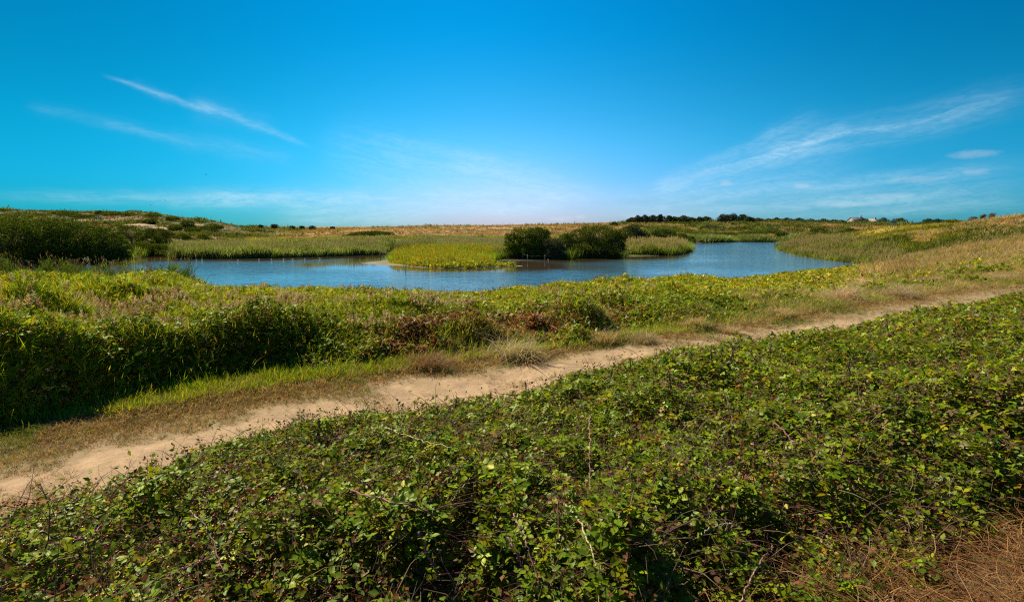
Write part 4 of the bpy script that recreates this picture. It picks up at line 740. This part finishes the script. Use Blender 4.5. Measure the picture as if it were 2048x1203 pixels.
# ------------------------------------------------------------------ shrubs and trees
def shrub(name, label, cat, lobes, D, base_py=None, n=9000, leaf=.16, cols=None, wts=None, group=None, twiggy=.35, depth=1.0, seed=0, trunkc=C(.10, .075, .055)):
    """lobes: (px, py, rx_px, ry_px) as seen, at distance D; depth follows width"""
    k = D/FPX; L = []
    for (px, py, rx, ry) in lobes:
        c = PD(px, py, D+random.uniform(-.3, .3)*rx*k); L.append((c, np.array([rx*k, rx*k*depth*.8, ry*k])))
    cx = np.mean([l[0][0] for l in L]); cy = np.mean([l[0][1] for l in L]); gz = float(land(np.array([cx]), np.array([cy]))[0]); gz = max(gz, 0.03)
    root = empty(name, (cx, cy, gz)); tag(root, label, cat, group)
    if base_py != 'up':
        for c_, r_ in list(L):
            if c_[2]-r_[2] > gz-.1: L.append((np.array([c_[0], c_[1], gz+.35*(c_[2]-gz)]), np.array([r_[0]*.92, r_[1]*.92, max(.3, .5*(c_[2]-gz)+.1)])))
    for c_, r_ in list(L):
        for _ in range(5):
            e = rdir(1)[0]; e[2] = abs(e[2])*.9; f_ = random.uniform(.22, .45); L.append((c_+e*r_*.88, r_*f_))
    w = np.array([l[1][0]*l[1][2]+.01 for l in L]); li = rng.choice(len(L), n, p=w/w.sum()); cen = np.array([l[0] for l in L])[li]; rad = np.array([l[1] for l in L])[li]
    d = rdir(n); d[:, 2] = np.where(rng.random(n) < .25, d[:, 2], np.abs(d[:, 2])); sh = 1-np.abs(rng.normal(size=n))*.22
    bump = .70+.62*fbm(d[:, 0]*2.6+li*3.1+seed, d[:, 2]*2.6+d[:, 1]*2.2, 3, 191+seed)
    p = cen+d*rad*(sh.clip(.15, 1)*bump)[:, None]; ok = p[:, 2] > gz+.05; p, d, li = p[ok], d[ok], li[ok]
    low = p[:, 2] < gz+.1; n = len(p)
    dr = d*.5+np.array([0, 0, twiggy*1.6])+rdir(n)*.75; nm = d+rdir(n)*.7
    if cols is None: cols, wts = [C(.045, .065, .014), C(.075, .11, .018), C(.12, .15, .02), C(.10, .09, .05)], [3, 3, 1.5, 1]
    cl_ = fbm(p[:, 0]*.55+seed*7, p[:, 1]*.35+p[:, 2]*1.0, 3, 201)[:, None]; cc = jit(pick(cols, wts, n)*(.6+.8*cl_), n, .28)
    S = Soup(); S.add(KITE[0]*np.array([.8, 1, 1]), KITE[1], p, frames(dr, nm), leaf*rng.uniform(.6, 1.5, n), cc); S.build('crown', M_crown, root, (cx, cy, gz))
    S = Soup(); ba = np.array([cx, cy, gz-.15]); hgt = max(l[0][2]+l[1][2] for l in L)-gz; r0 = max(.04, .05*hgt)
    for c, rd in L[:len(lobes)]:
        b = ba+np.array([(c[0]-cx)*.35, (c[1]-cy)*.35, 0]); q = np.array([b, b+(c-b)*.4+np.array([0, 0, .1*hgt]), c, c+np.array([rd[0]*.2, 0, rd[2]*.6])]); S.tube(q, [r0, r0*.75, r0*.4, r0*.12], trunkc, 6)
        for _ in range(4):
            e = c+rdir(1)[0]*rd*np.array([.9, .9, .9]); e[2] = max(e[2], gz+.1); S.tube(np.array([b+(c-b)*.5, (c+e)/2+np.array([0, 0, .05*hgt]), e]), [r0*.4, r0*.25, r0*.06], trunkc, 4)
    S.build('trunk', M_bark, root, (cx, cy, gz)); return root
DK = ([C(.035, .055, .010), C(.075, .11, .013), C(.15, .20, .015), C(.09, .085, .035)], [3, 3, 2, .8])
GY = ([C(.09, .095, .055), C(.06, .07, .03), C(.13, .13, .08), C(.10, .13, .03)], [3, 3, 2, 1.5])
OL = ([C(.06, .09, .014), C(.11, .14, .018), C(.17, .19, .02)], [2, 3, 2])
shrub('willow_bush', 'huge dark willow mass at the far left edge of the pond', 'bush', [(-190, 480, 90, 52), (-90, 478, 80, 50), (-20, 482, 60, 48), (20, 490, 55, 45), (-60, 505, 80, 35)], 62, n=30000, leaf=.17, cols=DK[0], wts=DK[1], seed=1)
shrub('willow_bush', 'dark rounded willow with light green top, second bush from the left edge', 'bush', [(80, 478, 55, 42), (120, 476, 45, 40), (60, 500, 50, 34), (110, 503, 60, 30), (40, 520, 60, 18), (100, 518, 50, 16)], 64, n=26000, leaf=.17, cols=DK[0], wts=DK[1], seed=2)
shrub('willow_bush', 'dark willow sloping down to the water, left of the small dark bush', 'bush', [(165, 482, 50, 38), (205, 488, 42, 34), (232, 498, 32, 26), (180, 505, 55, 26), (240, 508, 25, 16), (130, 516, 60, 16), (200, 514, 50, 14)], 66, n=26000, leaf=.17, cols=DK[0], wts=DK[1], seed=3)
shrub('willow_bush', 'low green bush at the waterline between dark willow and reeds', 'bush', [(285, 498, 26, 14), (315, 500, 22, 12), (265, 504, 18, 10)], 82, n=9000, leaf=.15, cols=OL[0], wts=OL[1], seed=4)
shrub('hawthorn_bush', 'small round very dark bush below the left hill', 'bush', [(315, 478, 27, 20), (325, 490, 24, 16)], 100, n=9000, leaf=.17, cols=DK[0], wts=DK[1], seed=5)
shrub('hawthorn_bush', 'dark bush on the slope above the left willows', 'bush', [(262, 468, 30, 14), (240, 460, 24, 12), (285, 476, 20, 12)], 112, n=9000, leaf=.18, cols=DK[0], wts=DK[1], seed=6)
shrub('gorse_bush', 'rounded olive gorse low on the left hillside, nearest the reeds', 'bush', [(365, 478, 16, 10), (378, 481, 12, 7)], 122, n=4000, leaf=.17, cols=OL[0], wts=OL[1], seed=7, group='shrubs on the left hill')
shrub('gorse_bush', 'small olive gorse right of the rounded gorse on the left hillside', 'bush', [(405, 478, 14, 8), (418, 481, 10, 5)], 126, n=3500, leaf=.17, cols=OL[0], wts=OL[1], seed=8, group='shrubs on the left hill')
for i, (px, py, rx, ry, D, lab) in enumerate([(375, 447, 13, 6, 168, 'dark shrub just under the crest at the right end of the left hill'), (425, 456, 18, 8, 165, 'dark shrub on the falling right end of the left hill'), (300, 443, 14, 5, 178, 'dark shrub standing at the edge of the sand scar'),
    (305, 432, 16, 5, 195, 'light green shrub on the crest of the left hill'), (140, 431, 24, 6, 196, 'widest dark shrub behind the walkers, on their left'), (170, 434, 26, 5, 192, 'long low shrub immediately left of the walkers'), (235, 429, 30, 6, 198, 'dark shrub band right above the walkers'),
    (40, 431, 48, 6, 195, 'long dark shrub band at the left end of the hill'), (199, 427, 9, 5, 200, 'small dark round shrub on the crest above the walkers'), (350, 456, 13, 7, 160, 'mid green shrub on the slope below the sand scar'), (385, 462, 16, 6, 158, 'low shrub low on the slope below the crest shrub'), (345, 438, 12, 4, 190, 'thin shrub on the crest right of the light green shrub')]):
    cs = OL if 'green' in lab else DK
    shrub('heath_shrub', lab, 'shrub', [(px, py, rx, ry), (px+rx*.5, py+ry*.25, rx*.6, ry*.8), (px-rx*.5, py+ry*.3, rx*.6, ry*.7)], D, n=2600, leaf=.26, cols=cs[0], wts=cs[1], seed=20+i, group='shrubs on the left hill')
# central bushes
shrub('tamarisk_bush', 'dark leaning bush with green crest, left of the central pair', 'bush', [(1050, 478, 30, 22), (1028, 494, 24, 22), (1078, 490, 24, 26), (1074, 468, 20, 13), (1052, 504, 36, 15), (1022, 480, 14, 14), (1088, 478, 14, 16)], 76, n=24000, leaf=.15, cols=[C(.05, .075, .012), C(.10, .14, .015), C(.19, .25, .016), C(.12, .11, .05)], wts=[3, 3, 2.4, .8], seed=10, twiggy=.7)
shrub('tamarisk_bush', 'small grey-brown bush wedged between the two large central bushes', 'bush', [(1104, 492, 22, 16), (1110, 503, 26, 13)], 74, n=11000, leaf=.14, cols=GY[0], wts=GY[1], seed=11, twiggy=.6)
shrub('tamarisk_bush', 'largest dark bush in the centre of the pond shore', 'bush', [(1158, 484, 34, 26), (1196, 478, 40, 25), (1226, 488, 26, 26), (1145, 500, 30, 18), (1195, 500, 50, 18), (1130, 488, 18, 18), (1178, 466, 22, 12), (1215, 467, 22, 13), (1240, 478, 16, 18)], 78, n=34000, leaf=.15, cols=[C(.055, .075, .014), C(.10, .125, .025), C(.19, .24, .018), C(.14, .13, .06)], wts=[3, 3, 2.4, 1.2], seed=12, twiggy=.8)
shrub('tamarisk_bush', 'olive bush half hidden behind the largest central bush on its right', 'bush', [(1262, 471, 24, 19), (1282, 476, 18, 14), (1250, 484, 22, 16)], 100, n=13000, leaf=.18, cols=GY[0], wts=[1, 2, 1, 3], seed=13, twiggy=.6)
shrub('hawthorn_bush', 'dark round bush behind the plumed reeds on the point', 'bush', [(1325, 470, 22, 12), (1340, 473, 16, 12), (1308, 474, 16, 9)], 124, n=9000, leaf=.19, cols=DK[0], wts=DK[1], seed=14)
shrub('hawthorn_bush', 'small green bush right of the dark round bush on the point', 'bush', [(1362, 477, 14, 9), (1380, 480, 12, 7)], 128, n=5000, leaf=.19, cols=OL[0], wts=OL[1], seed=15)
shrub('willow_bush', 'green willow mound rising at the foot of the centre dunes', 'bush', [(735, 471, 38, 7), (755, 468, 28, 5), (700, 474, 22, 4), (780, 474, 24, 4)], 165, n=11000, leaf=.26, cols=[C(.06, .10, .014), C(.10, .15, .018), C(.04, .055, .02)], wts=[3, 2, 2], seed=16)
shrub('willow_bush', 'dark willow belt in the dip beside the left hill', 'bush', [(490, 462, 30, 9), (520, 464, 22, 8), (465, 461, 16, 7)], 215, n=8000, leaf=.3, cols=DK[0], wts=DK[1], seed=17)
shrub('gorse_bush', 'tiny dark bush on the marsh left of the central bushes', 'bush', [(962, 476, 8, 4)], 140, n=1500, leaf=.2, cols=DK[0], wts=DK[1], seed=18)
mids = [(1505, 467, 28, 5, 205, 'long dark shrub row behind the far end of the pond'), (1545, 466, 24, 6, 208, 'dark shrub at the right end of the row behind the pond'), (1450, 469, 22, 4, 200, 'low shrub at the left end of the row behind the pond'), (1562, 469, 12, 5, 175, 'small dark round shrub above the right reeds'),
    (1637, 463, 15, 6, 200, 'oval dark shrub standing alone on the flat left of the mound'), (1700, 461, 9, 4, 180, 'narrow dark shrub leaning against the left side of the mound'), (1690, 465, 9, 4, 176, 'small dark shrub at the bottom left of the mound'),
    (1420, 455, 18, 4, 260, 'grey shrub on the slope under the pines'), (1375, 463, 15, 4, 215, 'yellow-flowered gorse on the slope under the pines'), (1480, 458, 20, 4, 245, 'broad green shrub in the middle of the far slope'), (1905, 446, 14, 6, 110, 'yellow-green bush on the crest right of the mound'), (1935, 453, 16, 5, 90, 'olive bush at the foot of the blond hill')]
for i, (px, py, rx, ry, D, lab) in enumerate(mids):
    cs = ([C(.26, .22, .02), C(.13, .14, .02)], [2, 2]) if 'yellow' in lab else (GY if 'grey' in lab else DK)
    shrub('heath_shrub', lab, 'shrub', [(px, py, rx, ry), (px+rx*.5, py+1, rx*.6, ry*.8), (px-rx*.5, py+1, rx*.6, ry*.7)], D, n=3000, leaf=.26*max(1, D/190), cols=cs[0], wts=cs[1], seed=40+i, group='shrubs beyond the pond')
# bare-looking bushes on the crest of the right hill
for i, (px, py, rx, ry, lab) in enumerate([(1946, 436, 8, 4, 'reddish bush leftmost of the three on the blond hill crest'), (1966, 431, 5, 3, 'small reddish bush in the middle of the three on the hill crest'), (1984, 429, 7, 4, 'reddish bush rightmost of the three on the blond hill crest')]):
    shrub('heath_shrub', lab, 'shrub', [(px, py+3, rx, ry+1.5), (px+2, py+1.5, rx*.6, ry*.8), (px-2, py+6, rx*.7, 4)], 80, n=900, leaf=.12, cols=[C(.2, .12, .08), C(.14, .09, .05), C(.12, .11, .04)], wts=[2, 2, 1], seed=60+i, group='reddish bushes on the hill crest')
# skyline trees
PN = ([C(.025, .04, .022), C(.04, .055, .028), C(.06, .075, .03)], [3, 3, 1.5])
tr = [(1262, 444, 10, 5), (1275, 441, 12, 6), (1290, 440, 12, 6), (1305, 440, 11, 6), (1320, 439, 11, 6), (1340, 440, 10, 5), (1352, 440, 8, 4), (1368, 438, 12, 4), (1384, 441, 8, 3), (1400, 441, 10, 4), (1413, 440, 9, 4),
      (1448, 438, 14, 6), (1465, 437, 14, 6), (1485, 438, 13, 6), (1500, 441, 12, 4), (1518, 443, 12, 4), (1535, 444, 12, 4), (1552, 444, 12, 5), (1575, 444, 14, 5), (1598, 444, 13, 5), (1620, 446, 16, 5), (1645, 446, 16, 5), (1668, 446, 15, 4), (1685, 447, 10, 4),
      (1765, 444, 13, 5), (1798, 444, 15, 5), (1855, 444, 11, 4), (1876, 444, 11, 3.5)]
orw = ['first', 'second', 'third', 'fourth', 'fifth', 'sixth', 'seventh', 'eighth', 'ninth', 'tenth', 'eleventh', 'twelfth', 'thirteenth', 'fourteenth', 'fifteenth', 'sixteenth', 'seventeenth', 'eighteenth', 'nineteenth', 'twentieth', 'twenty-first', 'twenty-second', 'twenty-third', 'twenty-fourth', 'twenty-fifth', 'twenty-sixth', 'twenty-seventh', 'twenty-eighth']
for i, (px, py, rx, ry) in enumerate(tr):
    pine = px < 1350; py -= 1.3; ry *= 1.45; D = 335+random.uniform(-6, 18) if px < 1510 else 370+random.uniform(0, 15)
    lob = [(px, py, rx*.8, ry*.75), (px-rx*.5, py+ry*.2, rx*.6, ry*.6), (px+rx*.5, py+ry*.1, rx*.6, ry*.65), (px+random.uniform(-3, 3), py-ry*.45, rx*.4, ry*.5)]
    nm, lb = ('pine_tree', 'dark pine with pointed tufts') if pine else ('skyline_tree', 'grey-green rounded tree')
    shrub(nm, f'{lb}, {orw[i]} from the left on the right skyline', 'tree', lob, D, n=1700, leaf=.55, cols=PN[0] if pine or px > 1430 and px < 1500 else [C(.05, .07, .03), C(.08, .10, .035), C(.035, .05, .022)], wts=[3, 3, 1.5], seed=80+i, group='trees on the right skyline', twiggy=.6 if pine else .2)
for i, (px, py, rx, ry, lab) in enumerate([(450, 450, 8, 3.2, 'low dark tree at the right foot of the left hill skyline'), (521, 453, 6, 3, 'small dark tree left of the tallest horizon tree'), (549, 452, 8, 4, 'tallest round dark tree on the left horizon'), (584, 454, 6, 2.4, 'faint brown-green tree between the round tree and the pair'), (604, 454.5, 6, 3, 'left tree of the pair on the dune horizon'), (624, 454.5, 7, 3, 'right tree of the pair on the dune horizon'), (665, 455.5, 5, 2, 'smallest dark tree where the dunes begin'), (1228, 447.5, 8, 3, 'lone flat-topped pine left of the pine wood')]):
    shrub('horizon_tree', lab, 'tree', [(px, py, rx*.7, ry*.8), (px+rx*.4, py+ry*.2, rx*.6, ry*.7), (px-rx*.5, py+ry*.4, rx*.5, ry*.6)], 300, n=900, leaf=.42, cols=PN[0], wts=PN[1], seed=120+i, group='small trees on the left horizon')

# ------------------------------------------------------------------ buildings, bench, posts
M_wall = plain('pale rendered wall', (.50, .40, .36), .9, .2, 1.2); M_roof = plain('dark slate roof', (.06, .055, .06), .7, .3, 3); M_tile = plain('yellow-brown thatch', (.34, .25, .14), .9, .3, 3)
M_wood = plain('weathered grey wood', (.30, .25, .19), .85, .35, 20); M_white = plain('white feathers', (.75, .73, .70), .7, .1); M_dark = plain('dark glass', (.03, .035, .045), .3, .1); M_grey = plain('dark grey boards', (.10, .11, .14), .7, .2)
def house(label, px, py_base, D, w, d, h, rh, wallm, roofm, rz, chim=True):
    q = PD(px, py_base, D); q[2] = float(land(q[:1], q[1:2])[0])-.2; root = empty('cottage', q, rz); tag(root, label, 'house', 'cottages on the far skyline')
    S = Soup(); V = [(-w/2, -d/2, 0), (w/2, -d/2, 0), (w/2, d/2, 0), (-w/2, d/2, 0), (-w/2, -d/2, h), (w/2, -d/2, h), (w/2, d/2, h), (-w/2, d/2, h), (-w/2, 0, h+rh), (w/2, 0, h+rh)]
    S.raw(V, [(0, 1, 5, 4), (2, 3, 7, 6), (1, 2, 6, 9, 5), (3, 0, 4, 8, 7)], (.5, .5, .5)); S.build('wall', wallm, root)
    S = Soup(); e = .3; z0 = h-e*rh/(d/2)+.03; o = .15
    for sgn in (-1, 1):
        V = [(-w/2-e, sgn*(d/2+e), z0), (w/2+e, sgn*(d/2+e), z0), (w/2+e, 0, h+rh+.04), (-w/2-e, 0, h+rh+.04)]; V += [(a_, b_, c_+o) for a_, b_, c_ in V]
        S.raw(V, [(0, 1, 2, 3), (4, 5, 6, 7), (0, 1, 5, 4), (1, 2, 6, 5), (2, 3, 7, 6), (3, 0, 4, 7)], (.1, .1, .1))
    rf = S.build('roof', roofm, root)
    if chim:
        S = Soup(); S.box((w*.36, 0, h+rh+.45), (.45, .35, .65), (.3, .3, .3)); S.box((w*.36, 0, h+rh+1.17), (.52, .42, .08), (.3, .3, .3)); S.build('chimney', wallm, rf)
    for wx_ in (-w*.25, w*.22):
        S = Soup(); S.box((wx_, -d/2-.03, h*.55), (.45, .05, .55), (.05,)*3); S.build('window', M_dark, root)
    S = Soup(); S.box((0, -d/2-.03, 1.0), (.45, .05, 1.0), (.05,)*3); S.build('door', M_roof, root)
house('pinkish white cottage with dark slate roof behind a bush on the skyline', 1712, 449, 372, 8.0, 6, 2.9, 1.9, M_wall, M_roof, .15)
house('small cottage with pale gable end between the white and the thatched cottage', 1728, 449, 376, 4.0, 5, 2.6, 1.7, M_wall, M_roof, 1.3, False)
house('low yellow-brown cottage rightmost of the group on the skyline', 1744, 450, 374, 6.0, 5, 2.1, 1.8, M_tile, M_tile, .25)
q = PD(1788, 452, 97); q[2] = float(land(q[:1], q[1:2])[0])+.25; root = empty('bench', q, .2); tag(root, 'small dark grey bench on the crest of the green mound', 'bench')
S = Soup()
for k in range(3): S.box((0, -.16+.16*k, .45), (.55, .065, .02), (.3,)*3)
S.build('seat', M_grey, root)
S = Soup(); S.box((0, .25, .72), (.55, .02, .06), (.3,)*3); S.box((0, .27, .88), (.55, .02, .06), (.3,)*3); S.build('backrest', M_grey, root)
for sx in (-.45, .45): S = Soup(); S.box((sx, -.16, .1), (.03, .03, .33), (.3,)*3); S.box((sx, .25, .33), (.03, .018, .6), (.3,)*3); S.build('leg', M_grey, root)
# rail fence of thin stakes standing in the shallows before the central bushes
posts = [(1046, 518, 13), (1055, 521, 12), (1090, 520, 11), (1150, 516, 6), (1261, 512, 11)]
q0 = P(1055, 521); root = empty('wire_fence', q0); tag(root, 'thin stake and wire fence standing in the shallows before the central bushes', 'fence'); tops = []
for px, py, hh in posts:
    b = P(px, py); h = hh*b[1]/FPX; S = Soup(); t_ = b+np.array([random.uniform(-.04, .04), 0, h]); S.tube([b-np.array([0, 0, .6]), (b+t_)/2, t_], [.032, .03, .026], (.35,)*3, 6); S.build('post', M_wood, root, q0); tops.append(t_-np.array([0, 0, .12]))
S = Soup()
for k in range(len(tops)-1):
    a_, b_ = tops[k], tops[k+1]; mid = (a_+b_)/2-np.array([0, 0, .05]); S.tube([a_, mid, b_], .004, (.4,)*3, 4)
S.build('wire', M_wood, root, q0)
def stake(label, px, py0, px1, py1, rad, name='stake', cat='stake'):
    b = P(px, py0); t_ = PD(px1, py1, b[1]); S = Soup(); S.tube([b-np.array([0, 0, .5]), b+(t_-b)*.45+np.array([.02, 0, 0]), t_], [rad, rad*.9, rad*.7], (.4,)*3, 7)
    o = S.build(name, M_wood, None, b); tag(o, label, cat)
stake('thin pale pole standing in the water in front of the spit', 811, 545, 811, 521, .035)
stake('short leaning stake in the water right of the spit', 1100, 533, 1096, 518, .06)
q0 = P(765, 512); root = empty('driftwood', q0); tag(root, 'bleached forked branch sticking out of the water beside the spit', 'driftwood')
S = Soup(); a_ = P(760, 514); S.tube([a_-np.array([0, 0, .3]), a_+np.array([.05, 0, .5]), PD(762, 501, a_[1])], [.07, .06, .04], (.4,)*3, 7); S.build('trunk', M_wood, root, q0)
S = Soup(); S.tube([PD(763, 503, a_[1]), PD(770, 504, a_[1]), PD(780, 507.5, a_[1]-.3), PD(795, 510, a_[1]-1)], [.045, .05, .045, .03], (.4,)*3, 6); S.build('branch', M_wood, root, q0)
S = Soup(); S.tube([PD(786, 508.5, a_[1]-.6), PD(792, 506, a_[1]-.6), PD(799, 505.5, a_[1]-.6)], [.04, .03, .02], (.4,)*3, 6); S.build('branch', M_wood, root, q0)
b = P(990, 519.5); e = P(1096, 521.5); S = Soup(); S.tube([b, b*.6+e*.4+np.array([0, .2, .03]), e], [.02, .04, .03], (.4,)*3, 6); b[2] = .02
tag(S.build('floating_branch', M_wood, None, b), 'long thin pale branch floating in front of the central bushes', 'branch')
for lab, px, py, hh, D in [('short wooden post beside the sand scar on the left hill', 260, 446, 5, 181), ('thin mast on the left horizon, left of the other', 491, 454, 4.5, 300), ('thin mast on the left horizon, right of the other', 506, 454, 4, 300), ('slender mast above the leaning central bush', 1075, 457, 11, 240)]:
    b = PD(px, py, D); b[2] = float(land(b[:1], b[1:2])[0]); t_ = PD(px, py-hh, D); S = Soup(); S.tube([b, (b+t_)/2, t_], [.12, .11, .09], (.4,)*3, 6); o = S.build('post', M_wood, None, b); tag(o, lab, 'post')

# ------------------------------------------------------------------ gulls resting on the far shallows, birds in the air
def gull_mesh():
    S = Soup(); t = np.linspace(0, 1, 9); x = (t-.5)*.44; z = .07+.02*np.sin(t*3.1); r = np.interp(t, [0, .15, .45, .75, 1], [.012, .04, .085, .055, .006]); S.tube(np.stack([x, 0*x, z], 1), r, (.8,)*3, 8); return S
G = gull_mesh().build('body', M_white, None, None, True); gm = G.data; bpy.data.objects.remove(G)
S = Soup(); S.tube([(-.17, 0, .09), (-.2, 0, .15), (-.22, 0, .19)], [.035, .028, .03], (.8,)*3, 7); S.tube([(-.22, 0, .19), (-.25, 0, .195)], [.042, .03], (.8,)*3, 7); H_ = S.build('head', M_white, None, None, True); hm = H_.data; bpy.data.objects.remove(H_)
S = Soup(); S.tube([(-.26, 0, .192), (-.30, 0, .182), (-.31, 0, .175)], [.012, .009, .003], (.3, .2, .05), 5); H_ = S.build('beak', plain('yellow beak', (.5, .35, .05))); bkm = H_.data; bpy.data.objects.remove(H_)
gl = sorted([(393, 519.5), (404, 519), (438, 516.5), (455, 516.5), (476, 520.5), (518, 518.5), (543, 519), (567, 517.8), (585, 517.8), (610, 518), (362, 517.6), (640, 516.5)])
for i, (px, py) in enumerate(gl):
    b = P(px, py); o = empty('gull', (b[0], b[1], -.02), random.uniform(-.6, .6)+(math.pi if i % 3 == 0 else 0)); o.scale = (.5,)*3
    for nm, me in (('body', gm), ('head', hm), ('beak', bkm)):
        c_ = bpy.data.objects.new(nm, me); sc.collection.objects.link(c_); c_.parent = o
    tag(o, f'{orw[i]} from the left of the small white gulls floating by the far reeds', 'gull', 'white gulls on the water by the far reeds')
for i, (px, py, D, lab) in enumerate([(302, 410, 150, 'lower dark bird flying above the left hill'), (329, 401, 170, 'upper tiny bird flying above the left hill'), (412, 349, 170, 'highest tiny dark bird in the left sky'), (676, 451, 190, 'tiny bird just over the dune horizon')]):
    b = PD(px, py, D); root = empty('bird', b, .6*i); tag(root, lab, 'bird', 'dark birds in flight'); S = Soup(); t = np.linspace(0, 1, 7)
    S.tube(np.stack([(t-.5)*.5, 0*t, 0*t], 1), np.interp(t, [0, .3, .7, 1], [.02, .07, .05, .01]), (.1,)*3, 6); S.build('body', M_dark, root)
    for sg in (-1, 1):
        S = Soup(); S.raw([(-.1, 0, .02), (.1, 0, .02), (.08, sg*.3, .14), (-.05, sg*.3, .15), (.14, sg*.65, .05), (-.1, 0, .04), (.1, 0, .04), (.08, sg*.3, .16), (-.05, sg*.3, .17)], [(0, 1, 2, 3), (3, 2, 4), (5, 6, 7, 8), (8, 7, 4)], (.1,)*3); S.build('wing', M_dark, root)

# ------------------------------------------------------------------ two walkers on the left hill
def person(px, py, D, label, skin, clothes, rz, stride, pack=None, hair=(.05, .03, .02)):
    b = PD(px, py, D); b[2] = float(land(b[:1], b[1:2])[0]); root = empty('person', b, rz); tag(root, label, 'person', 'walkers on the left hill')
    s = stride
    V = [(0, 0, .95), (0, 0, 1.15), (0, 0, 1.40), (0, -.01, 1.50), (0, -.02, 1.60), (0, -.02, 1.72),
         (.19, 0, 1.40), (.24, -.08*s, 1.13), (.24, -.22*s, .92), (.24, -.27*s, .84), (-.19, 0, 1.40), (-.24, .1*s, 1.13), (-.24, .16*s, .90), (-.24, .18*s, .82),
         (.10, 0, .90), (.11, .14*s, .50), (.11, .30*s, .10), (.11, .18*s, .04), (-.10, 0, .90), (-.11, -.16*s, .50), (-.11, -.14*s, .09), (-.11, -.28*s, .04)]
    E = [(0, 1), (1, 2), (2, 3), (3, 4), (4, 5), (2, 6), (6, 7), (7, 8), (8, 9), (2, 10), (10, 11), (11, 12), (12, 13), (0, 14), (14, 15), (15, 16), (16, 17), (0, 18), (18, 19), (19, 20), (20, 21)]
    rad = [.15, .13, .15, .06, .085, .085, .065, .045, .033, .03, .065, .045, .033, .03, .095, .065, .045, .04, .095, .065, .045, .04]
    def skin_obj(name, keep, grow, m, cap=None):
        ids = sorted(keep); mp = {k: i for i, k in enumerate(ids)}; me = bpy.data.meshes.new(name)
        me.from_pydata([V[k] for k in ids], [(mp[a_], mp[b_]) for a_, b_ in E if a_ in mp and b_ in mp], []); o = bpy.data.objects.new(name, me); sc.collection.objects.link(o); o.parent = root
        md = o.modifiers.new('skin', 'SKIN'); o.modifiers.new('sub', 'SUBSURF').levels = 1; o.modifiers['sub'].render_levels = 2
        for i, k in enumerate(ids): me.skin_vertices[0].data[i].radius = (rad[k]+grow,)*2; me.skin_vertices[0].data[i].use_root = i == 0
        me.materials.append(m)
    skin_obj('body', range(22), 0, skin)
    skin_obj('shirt', [0, 1, 2, 6, 7, 10, 11], .022, clothes[0]); skin_obj('trousers', [0, 14, 15, 18, 19]+([16, 20] if clothes[2] else []), .026, clothes[1])
    S = Soup(); S.add(ico, icf, np.array([[0, .02, 1.70]]), np.eye(3)[None], .115, np.array([[.1, .1, .1]])); S.build('hair', plain('hair', hair), root, smooth=True)
    if pack: S = Soup(); S.box((0, .2, 1.25), (.15, .09, .22), (.1,)*3); S.box((0, .3, 1.18), (.10, .04, .12), (.1,)*3); S.build('backpack', pack, root)
skinm = plain('skin', (.42, .26, .18), .6, .08)
person(193.5, 442.5, 183, 'person in white top with dark backpack, left of the two walkers', skinm, (plain('white shirt', (.6, .55, .5)), plain('dark shorts', (.05, .05, .06)), False), .5, .8, plain('dark backpack', (.06, .05, .05)))
person(201.5, 442.5, 182, 'person in turquoise jacket and trousers, right of the two walkers', skinm, (plain('turquoise jacket', (.10, .50, .55)), plain('turquoise trousers', (.12, .38, .42)), True), .4, -.8)
